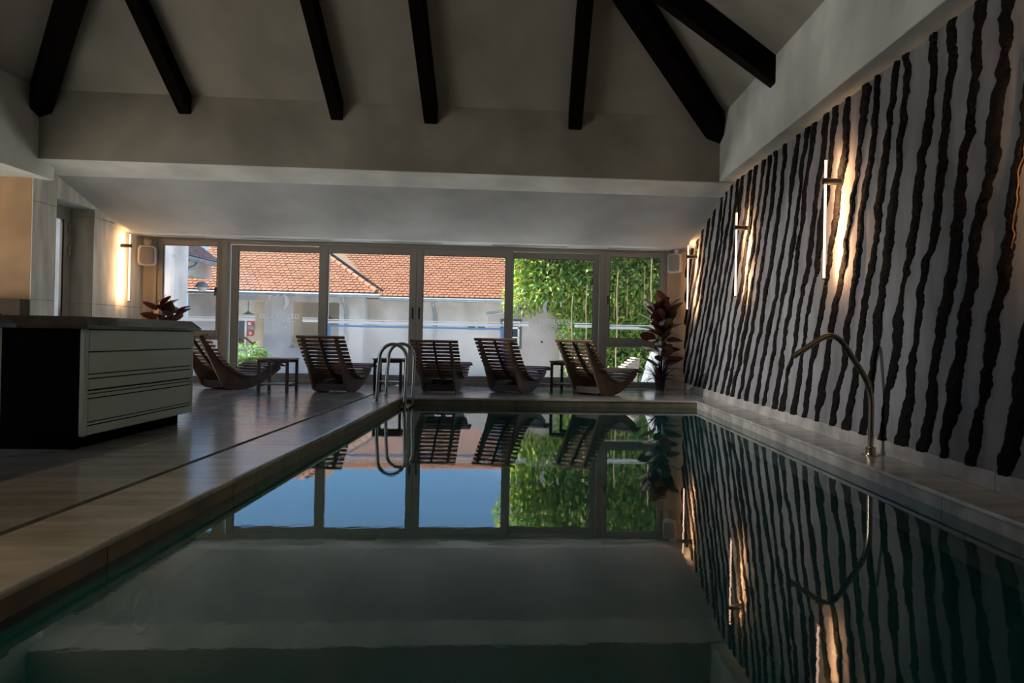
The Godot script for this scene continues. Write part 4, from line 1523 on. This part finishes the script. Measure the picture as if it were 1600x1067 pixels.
func make_courtyard() -> void:
	rng.seed = 5
	struct("ground", abox(Vector3(-40, -1.0, -13.2), Vector3(40, -0.6, -70), 0.0), M.paving)
	struct("garden_ground", abox(Vector3(-40, -1.0, 30), Vector3(-7.86, -0.2, -13.2), 0.0), M.paving)
	struct("garden_ground_rear", abox(Vector3(-9.5, -1.0, 30), Vector3(40, -0.2, BACK + 0.26), 0.0), M.paving)
	struct("terrace", abox(Vector3(-12, -0.6, GLASS_Z - 0.16), Vector3(14, -0.06, -13.2), 0.0), M.paving)
	var clay := Color(0.195, 0.080, 0.037)
	# --- the arcade house straight ahead, in two roof sections
	var h := thing("courtyard_house", "white courtyard house with an orange tiled roof and open arcade", "house")
	var st := mb()
	wall_with_holes(st, -10.9, -5.34, -0.6, 2.12, -24.0, 0.35, [[-9.95, -8.51, 0.31, 1.82], [-7.66, -6.12, 0.29, 1.82]])
	box(st, Vector3(-5.34, -0.6, -24.35), Vector3(-5.69, 2.12, -25.2), 0.0)
	part("arcade_wall", st, M.render_white, h)
	part("arcade_back_wall", abox(Vector3(-10.9, -0.6, -25.9), Vector3(-5.4, 2.2, -26.1), 0.0), M.render_warm, h)
	part("arcade_ceiling", abox(Vector3(-10.9, 2.12, -24.0), Vector3(-5.4, 2.2, -26.0), 0.0), M.render_white, h)
	for s in [[-9.95, -8.51], [-7.66, -6.12]]:
		part("window_sill", abox(Vector3(s[0] - 0.06, 0.27, -23.94), Vector3(s[1] + 0.06, 0.315, -24.36), 0.01), M.render_white, h)
	var dd := part("arcade_door", abox(Vector3(-10.35, -0.6, -25.86), Vector3(-9.82, 1.18, -25.91), 0.01), M.door_dark, h)
	part("door_casing", abox(Vector3(-9.82, -0.6, -25.84), Vector3(-9.74, 1.25, -25.91), 0.01), M.render_white, dd)
	st = mb()
	wall_with_holes(st, -5.69, 1.6, -0.6, 2.15, -25.0, 0.35, [[-4.95, -4.9, 1.2, 1.3]])
	part("rear_wall", st, M.render_white, h)
	var up := Vector3(0, 0.588, -0.809)
	var eave1 := Vector3(-10.9, 2.10, -23.45)
	part("roof_deck", prism_of(PackedVector2Array([Vector2(0, 0), Vector2(6.15, 0), Vector2(3.9, 3.6), Vector2(0, 3.6)]), eave1 - Vector3(0, 0.03, 0), Vector3.RIGHT, up, Vector3(0, -0.06, 0)), M.eave_wood, h)
	var hip := func(u: float, v: float) -> bool: return u < 6.12 - v * 0.92
	tile_field(h, eave1, Vector3.RIGHT, up, 6.2, 3.5, hip, clay, 0.13)
	var eave2 := Vector3(-6.6, 2.06, -24.35)
	part("roof_deck", prism_of(PackedVector2Array([Vector2(0, 0), Vector2(8.6, 0), Vector2(8.6, 3.2), Vector2(-1.5, 3.2)]), eave2 - Vector3(0, 0.03, 0), Vector3.RIGHT, up, Vector3(0, -0.06, 0)), M.eave_wood, h)
	tile_field(h, eave2, Vector3.RIGHT, up, 8.6, 3.1, func(u, v): return true, clay, 0.13)
	# hip tiles and the dark flashing beside them
	st = mb(0)
	for k in 13:
		var v := 0.05 + k * 0.26
		var p := eave1 + Vector3.RIGHT * (6.12 - v * 0.92) + up * v + Vector3(0, 0.05, 0)
		var q := eave1 + Vector3.RIGHT * (6.12 - (v + 0.28) * 0.92) + up * (v + 0.28) + Vector3(0, 0.05, 0)
		tube(st, PackedVector3Array([p, q]), 0.085, 8, 0.065)
	var hm := mat("hip_tile", 0.27, 0.125, 0.07, 0.85)
	part("hip_tiles", st, hm, h)
	st = mb()
	var f0 := eave1 + Vector3(6.28, 0.10, -0.02)
	var f1 := eave1 + Vector3.RIGHT * (6.22 - 3.3 * 0.92) + up * 3.3 + Vector3(0.03, 0.10, 0)
	tube(st, PackedVector3Array([f0, f1]), 0.035, 6)
	part("flashing", st, mat("flashing_lead", 0.02, 0.022, 0.028, 0.9), h)
	M.flashing_lead.metallic_specular = 0.1
	# gutters and downpipes
	st = mb(0)
	half_gutter(st, eave1 + Vector3(-0.1, -0.07, 0.06), eave1 + Vector3(6.2, -0.07, 0.06))
	part("gutter", st, M.zinc, h)
	st = mb(0)
	half_gutter(st, eave2 + Vector3(1.7, -0.07, 0.06), eave2 + Vector3(8.6, -0.07, 0.06))
	part("gutter", st, M.zinc, h)
	for d in [[-5.86, -23.40, -23.9, 2.0], [-3.12, -24.32, -24.92, 1.95]]:
		st = mb(0)
		tube(st, bent([Vector3(d[0], d[3], d[1]), Vector3(d[0], d[3] - 0.15, d[1]), Vector3(d[0], d[3] - 0.42, d[2] + 0.03), Vector3(d[0], -0.55, d[2] + 0.03)], 0.08, 4), 0.055, 10)
		part("downpipe", st, M.zinc, h)
	# dark wall boxes low on the rear wall
	for x in [-2.0, -1.66]:
		part("vent_grille", abox(Vector3(x, 1.02, -24.99), Vector3(x + 0.24, 1.13, -25.02), 0.01), M.door_dark, h)
	pendant(Vector3(-9.35, 2.11, -24.9), 0.72, "black pendant lamp in the arcade opening nearest the left window")
	pendant(Vector3(-6.70, 2.11, -24.9), 0.82, "black pendant lamp in the arcade opening beside the second glass door")
	# signs on the arcade back wall
	var sg := thing("fire_sign", "small red and white square fire sign on the arcade wall", "sign", Vector3(-9.62, 1.13, -25.89))
	part("sign_plate", abox(Vector3(-0.11, -0.11, 0), Vector3(0.11, 0.11, 0.02), 0.003), M.sign_red, sg)
	st = mb()
	prism(st, PackedVector2Array([Vector2(-0.09, -0.09), Vector2(0.02, -0.09), Vector2(-0.02, 0.02), Vector2(-0.09, 0.0)]), Vector3(0, 0, 0.02), Vector3.RIGHT, Vector3.UP, Vector3(0, 0, 0.003))
	part("symbol", st, M.sign_white, sg)
	sg = thing("call_point", "small red box with a white cross on the arcade wall", "sign", Vector3(-9.62, 0.76, -25.89))
	part("box", abox(Vector3(-0.10, -0.10, 0), Vector3(0.10, 0.10, 0.04), 0.006), M.sign_red, sg)
	st = mb()
	box(st, Vector3(-0.055, -0.017, 0.039), Vector3(0.055, 0.017, 0.043), 0.0)
	box(st, Vector3(-0.017, -0.055, 0.039), Vector3(0.017, 0.055, 0.043), 0.0)
	part("cross", st, M.sign_white, sg)
	sg = thing("nameplate", "small grey plate between the two red signs on the arcade wall", "sign", Vector3(-9.61, 0.95, -25.89))
	part("plate", abox(Vector3(-0.12, -0.045, 0), Vector3(0.12, 0.045, 0.015), 0.004), M.zinc, sg)
	# a dark red handle leaning on the sill
	var br := thing("leaning_stick", "short dark red stick leaning on the arcade sill", "stick", Vector3(-8.75, 0.345, -23.9))
	st = mb(0)
	tube(st, PackedVector3Array([Vector3(0, 0.02, 0), Vector3(-0.32, 0.28, 0.02)]), 0.03, 8)
	tube(st, PackedVector3Array([Vector3(0.03, 0.0, 0), Vector3(-0.02, 0.13, 0.0)]), 0.05, 8)
	part("stick", st, mat("stick_red", 0.05, 0.012, 0.012, 0.5), br)
	make_left_wing(clay)
	make_annex()
	make_garden()

func prism_of(poly: PackedVector2Array, o: Vector3, ux: Vector3, uy: Vector3, n: Vector3) -> SurfaceTool:
	var st := mb()
	prism(st, poly, o, ux, uy, n)
	return st

func make_left_wing(clay: Color) -> void:
	var h := thing("side_wing", "white side wing with a shaded tiled roof seen through the left window", "house")
	var st := mb()
	# wall facing +x with a recessed porch between beam and parapet
	var zs := [-19.2, -20.75, -24.0]
	box(st, Vector3(-10.25, -0.6, -19.2), Vector3(-9.9, 2.86, -20.2), 0.0)
	box(st, Vector3(-10.25, -0.6, -20.72), Vector3(-9.9, 2.86, -20.98), 0.0)
	box(st, Vector3(-10.25, 2.42, -20.2), Vector3(-9.9, 2.86, -23.3), 0.0)
	box(st, Vector3(-10.25, -0.6, -20.2), Vector3(-9.9, 0.95, -23.3), 0.0)
	part("porch_wall", st, M.render_white, h)
	part("inner_wall", abox(Vector3(-11.2, -0.6, -19.2), Vector3(-11.0, 2.86, -23.3), 0.0), M.render_warm, h)
	part("porch_ceiling", abox(Vector3(-11.2, 2.86, -19.2), Vector3(-9.9, 2.92, -23.3), 0.0), M.render_white, h)
	var d := part("glass_door", abox(Vector3(-9.96, 0.95, -21.0), Vector3(-9.93, 2.38, -21.75), 0.005), M.pane_dark, h)
	st = mb()
	box(st, Vector3(-9.98, 0.95, -20.97), Vector3(-9.92, 2.42, -21.02), 0.005)
	box(st, Vector3(-9.98, 0.95, -21.73), Vector3(-9.92, 2.42, -21.80), 0.005)
	part("door_frame", st, M.window_white, d)
	var up := Vector3(-0.809, 0.588, 0)
	var eave := Vector3(-9.50, 2.90, -19.2)
	part("roof_deck", prism_of(PackedVector2Array([Vector2(0, 0), Vector2(4.1, 0), Vector2(4.1, 3.4), Vector2(0, 3.4)]), eave - Vector3(0, 0.03, 0), Vector3(0, 0, -1), up, Vector3(0, -0.06, 0)), M.eave_wood, h)
	tile_field(h, eave, Vector3(0, 0, -1), up, 4.1, 3.3, func(u, v): return true, Color(0.34, 0.20, 0.155), 0.12)
	st = mb(0)
	half_gutter(st, eave + Vector3(0.05, -0.07, 0.0), eave + Vector3(0.05, -0.07, -4.1))
	part("gutter", st, M.zinc, h)
	st = mb(0)
	tube(st, bent([Vector3(-9.46, 2.84, -21.35), Vector3(-9.46, 2.66, -21.3), Vector3(-9.82, 2.42, -20.85), Vector3(-9.84, 2.2, -20.84), Vector3(-9.84, -0.5, -20.84)], 0.08, 5), 0.055, 10)
	part("downpipe", st, M.zinc, h)
	part("shadow_block", abox(Vector3(-15.5, -0.6, -19.2), Vector3(-12.3, 6.7, -23.3), 0.02), M.render_white, h)
	# the porch lamp
	var o := thing("bulkhead_lamp", "round grey porch lamp on the wall of the side wing", "outdoor lamp", Vector3(-9.88, 2.15, -22.62))
	st = mb(0)
	lathe(st, [Vector2(0.0, 0.16), Vector2(0.12, 0.13), Vector2(0.21, 0.0), Vector2(0.2, -0.02), Vector2(0.0, -0.02)], Vector3.ZERO, 18, true)
	part("hood", st, M.zinc, o)
	st = mb(0)
	lathe(st, [Vector2(0.13, -0.02), Vector2(0.12, -0.1), Vector2(0.0, -0.16)], Vector3.ZERO, 16, true)
	part("globe", st, M.window_white, o)
	# near plain block that fills the left of the window
	st = mb()
	box(st, Vector3(-12.5, -0.6, -17.5), Vector3(-8.32, 4.6, -18.3), 0.02)
	var g := part("gatehouse", st, M.render_white, self)
	tag(g, "plain pale wall block at the left edge of the left window", "wall")
	st = mb()
	box(st, Vector3(-9.5, -0.6, -9.4), Vector3(-7.7, 2.9, -13.0), 0.02)
	g = part("neighbour_wall", st, M.render_white, self)
	tag(g, "pale outside wall seen through the narrow side door", "wall")

func make_annex() -> void:
	var h := thing("annex_house", "pale rose gabled house wall with a green framed window behind the tree", "house")
	var z := -18.0
	var st := mb()
	wall_with_holes(st, -0.95, 0.84, -0.6, 1.30, z, 0.3, [[-0.62, -0.13, 0.52, 1.22]])
	prism(st, PackedVector2Array([Vector2(-0.95, 1.30), Vector2(0.84, 1.30), Vector2(0.84, 1.32), Vector2(0.35, 1.62), Vector2(-0.5, 1.4), Vector2(-0.95, 1.32)]), Vector3(0, 0, z), Vector3.RIGHT, Vector3.UP, Vector3(0, 0, -0.3))
	box(st, Vector3(0.54, -0.6, z - 0.3), Vector3(0.84, 1.3, z - 4.0), 0.0)
	part("gable_wall", st, M.render_rose, h)
	st = mb()
	prism(st, PackedVector2Array([Vector2(-1.0, 1.34), Vector2(-0.5, 1.44), Vector2(0.35, 1.66), Vector2(0.9, 1.33), Vector2(0.9, 1.39), Vector2(0.35, 1.74), Vector2(-0.5, 1.5), Vector2(-1.0, 1.40)]), Vector3(0, 0, z + 0.12), Vector3.RIGHT, Vector3.UP, Vector3(0, 0, -4.0))
	part("roof_edge", st, M.zinc, h)
	var w := part("window", frame_ring(-0.64, -0.11, 0.50, 1.24, z + 0.02, PackedFloat32Array([0.05, 0.05, 0.05, 0.05]), 0.08), M.frame_green, h)
	var inner := frame_ring(-0.60, -0.16, 0.54, 1.2, z - 0.02, PackedFloat32Array([0.05, 0.05, 0.05, 0.05]), 0.05)
	box(inner, Vector3(-0.60, 0.77, z - 0.02), Vector3(-0.16, 0.80, z - 0.06), 0.003)
	box(inner, Vector3(-0.60, 1.0, z - 0.02), Vector3(-0.16, 1.05, z - 0.06), 0.003)
	part("casement", inner, M.window_white, w)
	part("pane", abox(Vector3(-0.58, 0.55, z - 0.045), Vector3(-0.18, 1.19, z - 0.05), 0.0), M.pane_dark, w)
	part("outlet", abox(Vector3(0.37, 0.66, z + 0.02), Vector3(0.42, 0.71, z), 0.005), M.door_dark, h)

func leaf_cloud(parent: Node, called: String, blobs: Array, count: int, size: float, cols: Array, seed_: int) -> void:
	var r := RandomNumberGenerator.new()
	r.seed = seed_
	var st := mb()
	# a pointed oval leaf folded along its midrib
	var L := [Vector3(0, 0, 0), Vector3(-0.2, 0.05, -0.3), Vector3(-0.17, 0.02, -0.65), Vector3(0, -0.12, -1.0), Vector3(0.17, 0.02, -0.65), Vector3(0.2, 0.05, -0.3), Vector3(0, -0.02, -0.45)]
	for i in 6:
		face(st, [L[i], L[(i + 1) % 6], L[6]], Vector3(0, -5, 0))
	st.generate_normals()
	var mm := MultiMesh.new()
	mm.transform_format = MultiMesh.TRANSFORM_3D
	mm.use_colors = true
	mm.mesh = st.commit()
	mm.instance_count = count
	var total := 0.0
	for b in blobs:
		total += b[1].x * b[1].y * b[1].z * b[2]
	var idx := 0
	for bi in blobs.size():
		var b: Array = blobs[bi]
		var n: int = int(count * b[1].x * b[1].y * b[1].z * b[2] / total) if bi < blobs.size() - 1 else count - idx
		for i in n:
			if idx >= count:
				break
			var d := Vector3(r.randfn(), r.randfn(), r.randfn()).normalized()
			var rad := pow(r.randf(), 0.42)
			var p: Vector3 = b[0] + d * b[1] * rad
			var out := (d + Vector3(r.randfn(), r.randfn() - 0.9, r.randfn()) * 0.75).normalized()
			var bs := Basis.looking_at(out, Vector3.UP if absf(out.y) < 0.95 else Vector3.RIGHT).rotated(out, r.randf_range(-1.0, 1.0))
			mm.set_instance_transform(idx, Transform3D(bs.scaled_local(Vector3.ONE * size * r.randf_range(0.65, 1.25)), p))
			var c: Color = cols[r.randi() % cols.size()]
			var k := r.randf_range(0.75, 1.2)
			mm.set_instance_color(idx, Color(c.r * k, c.g * k, c.b * k))
			idx += 1
	var o := MultiMeshInstance3D.new()
	o.name = numbered(parent, called)
	o.multimesh = mm
	o.material_override = M.tree_leaf
	o.set_meta("kind", "stuff")
	parent.add_child(o, true)

func make_garden() -> void:
	var greens := [Color(0.29, 0.43, 0.09), Color(0.42, 0.52, 0.14), Color(0.17, 0.34, 0.08), Color(0.52, 0.56, 0.18), Color(0.10, 0.24, 0.07)]
	# the big tree
	var o := thing("courtyard_tree", "large broad leaved green tree filling the right glass door", "tree", Vector3(1.9, -0.6, -18.2))
	var st := mb(0)
	tube(st, curve([Vector3(0, 0, -0.4), Vector3(0.05, 1.2, -0.4), Vector3(-0.1, 2.6, -0.3), Vector3(0.1, 4.4, -0.4), Vector3(0.0, 6.5, -0.3)], 5), 0.20, 10, 0.05)
	part("trunk", st, M.bark, o)
	rng.seed = 21
	for k in 9:
		st = mb(0)
		var y0 := 1.6 + k * 0.45
		var az := k * 2.2
		var e := Vector3(cos(az) * rng.randf_range(1.2, 2.3), y0 + rng.randf_range(0.3, 1.3), -0.3 + sin(az) * 1.0)
		tube(st, curve([Vector3(0, y0, -0.35), Vector3(e.x * 0.5, (y0 + e.y) * 0.5 + 0.15, -0.3 + e.z * 0.3), e], 5), 0.05, 7, 0.012)
		part("branch", st, M.bark, o)
	var blobs := [[Vector3(0.0, 2.7, 0.2), Vector3(1.7, 1.0, 0.9), 1.0], [Vector3(-1.2, 2.75, 0.3), Vector3(1.0, 0.75, 0.8), 1.1], [Vector3(-2.0, 2.35, 0.3), Vector3(0.55, 0.42, 0.45), 1.0],
		[Vector3(1.4, 2.5, 0.2), Vector3(1.5, 1.2, 0.9), 1.0], [Vector3(-1.5, 3.4, 0.3), Vector3(0.95, 0.8, 0.7), 1.0], [Vector3(-0.1, 4.0, 0.0), Vector3(1.9, 1.2, 1.1), 0.9], [Vector3(-1.7, 4.0, 0.2), Vector3(0.9, 0.8, 0.8), 0.8], [Vector3(1.7, 4.3, 0.0), Vector3(1.7, 1.4, 1.1), 0.9],
		[Vector3(0.5, 5.7, 0.0), Vector3(1.9, 1.1, 1.1), 0.8], [Vector3(2.0, 6.2, 0.0), Vector3(1.5, 1.2, 1.0), 0.7], [Vector3(-1.2, 5.2, 0.0), Vector3(0.9, 0.7, 0.8), 0.6], [Vector3(-0.75, 1.55, 0.6), Vector3(0.42, 0.75, 0.35), 1.0], [Vector3(0.2, 1.5, 0.5), Vector3(0.9, 0.7, 0.6), 1.0]]
	leaf_cloud(o, "foliage", blobs, 52000, 0.145, greens, 91)
	# the hedge and darker trees behind it
	o = thing("hedge", "dense green hedge below the tree behind the right window", "hedge", Vector3(3.0, -0.6, -17.6))
	leaf_cloud(o, "foliage", [[Vector3(-0.6, 0.6, 0), Vector3(1.5, 0.85, 0.6), 1.0], [Vector3(1.6, 0.7, 0), Vector3(1.8, 0.95, 0.6), 1.0]], 9000, 0.13, greens, 92)
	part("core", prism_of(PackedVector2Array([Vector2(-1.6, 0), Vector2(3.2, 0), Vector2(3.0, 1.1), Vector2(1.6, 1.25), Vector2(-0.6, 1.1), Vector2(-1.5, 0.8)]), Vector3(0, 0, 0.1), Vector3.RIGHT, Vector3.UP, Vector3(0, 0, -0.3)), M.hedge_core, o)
	o = thing("rear_tree", "darker leafy tree standing behind the large courtyard tree", "tree", Vector3(3.6, -0.6, -22.0))
	st = mb(0)
	tube(st, PackedVector3Array([Vector3(0, 0, 0), Vector3(0.1, 3, 0), Vector3(0, 7, 0)]), 0.22, 9, 0.06)
	part("trunk", st, M.bark, o)
	leaf_cloud(o, "foliage", [[Vector3(0, 3.0, 0), Vector3(3.2, 2.4, 1.2), 1.0], [Vector3(0.6, 6.2, 0), Vector3(2.8, 2.4, 1.2), 0.9]], 26000, 0.20, [greens[2], greens[4], greens[0]], 93)
	# shrub by the first glass door
	o = thing("courtyard_shrub", "small bright green shrub outside the first glass door", "shrub", Vector3(-4.86, -0.06, -12.7))
	st = mb(0)
	for k in 7:
		var a := k * 0.9
		tube(st, curve([Vector3(0, 0, 0), Vector3(cos(a) * 0.08, 0.25, sin(a) * 0.06), Vector3(cos(a) * 0.22, 0.48, sin(a) * 0.16)], 4), 0.009, 5, 0.004)
	part("stem", st, M.stem, o)
	leaf_cloud(o, "foliage", [[Vector3(0.06, 0.46, 0), Vector3(0.33, 0.22, 0.26), 1.0], [Vector3(0.2, 0.3, 0), Vector3(0.22, 0.18, 0.2), 0.7]], 420, 0.11, [Color(0.10, 0.26, 0.06), Color(0.16, 0.36, 0.10), Color(0.07, 0.18, 0.06)], 94)
	# bamboo poles in front of the tree
	var poles := [[2.03, 1.30, 2.30, -16.0, "tallest bamboo pole behind the right window's left half"], [2.80, 1.50, 2.75, -16.0, "bamboo pole at the right edge of the right window"], [1.34, 1.28, 2.0, -16.0, "bamboo pole behind the right part of the fourth glass door"], [1.02, 1.2, 1.75, -16.0, "short thin bamboo pole beside the door lettering"]]
	for p in poles:
		st = mb(0)
		var pts := PackedVector3Array()
		for i in 9:
			pts.append(Vector3(sin(i * 1.7) * 0.012, lerpf(-1.9, p[2] - p[1], i / 8.0), 0))
		tube(st, pts, 0.014, 7, 0.010)
		var q := part("garden_pole", st, M.bamboo, self)
		q.position = Vector3(p[0], p[1], p[3])
		tag(q, p[4], "pole")
	# covered garden lounger outside the right window
	o = thing("covered_chair", "pale cloth covered garden chair outside the right window", "garden chair", Vector3(2.36, -0.06, -12.75))
	st = mb(0)
	var rings := []
	for i in 9:
		var t := i / 8.0
		var ring := PackedVector3Array()
		for k in 34:
			var a := TAU * k / 26.0
			var fold := 1.0 + 0.06 * sin(a * 9.0 + t * 2.0) * (1.0 - t)
			var w := lerpf(0.30, 0.10, pow(t, 1.6)) * fold
			var zz := lerpf(0.30, 0.10, t) * fold
			ring.append(Vector3(cos(a) * w + lerpf(0.0, 0.04, t), lerpf(0.0, 0.72, t) + (0.02 if i < 8 else 0.0), sin(a) * zz))
		rings.append(ring)
	loft(st, rings)
	part("cover", st, M.cover_cloth, o)
	# sloping slatted rail beside it
	o = thing("slatted_rail", "sloping pale slatted rail beside the covered garden chair", "railing", Vector3(1.78, -0.06, -13.0))
	for k in 6:
		var p := Vector3(-0.06 + k * 0.055, 0.30 + k * 0.042, 0)
		part("slat", abox(p + Vector3(-0.05, -0.012, -0.3), p + Vector3(0.02, 0.012, 0.3), 0.004), M.rail_pale, o)
	for z in [-0.28, 0.28]:
		st = mb()
		prism(st, PackedVector2Array([Vector2(-0.12, 0.24), Vector2(0.26, 0.52), Vector2(0.26, 0.48), Vector2(0.2, 0.0), Vector2(0.16, 0.0), Vector2(0.16, 0.40), Vector2(-0.08, 0.22), Vector2(-0.08, 0.0), Vector2(-0.12, 0.0)]), Vector3(0, 0, z - 0.012), Vector3.RIGHT, Vector3.UP, Vector3(0, 0, 0.024))
		part("rail_frame", st, M.rail_pale, o)
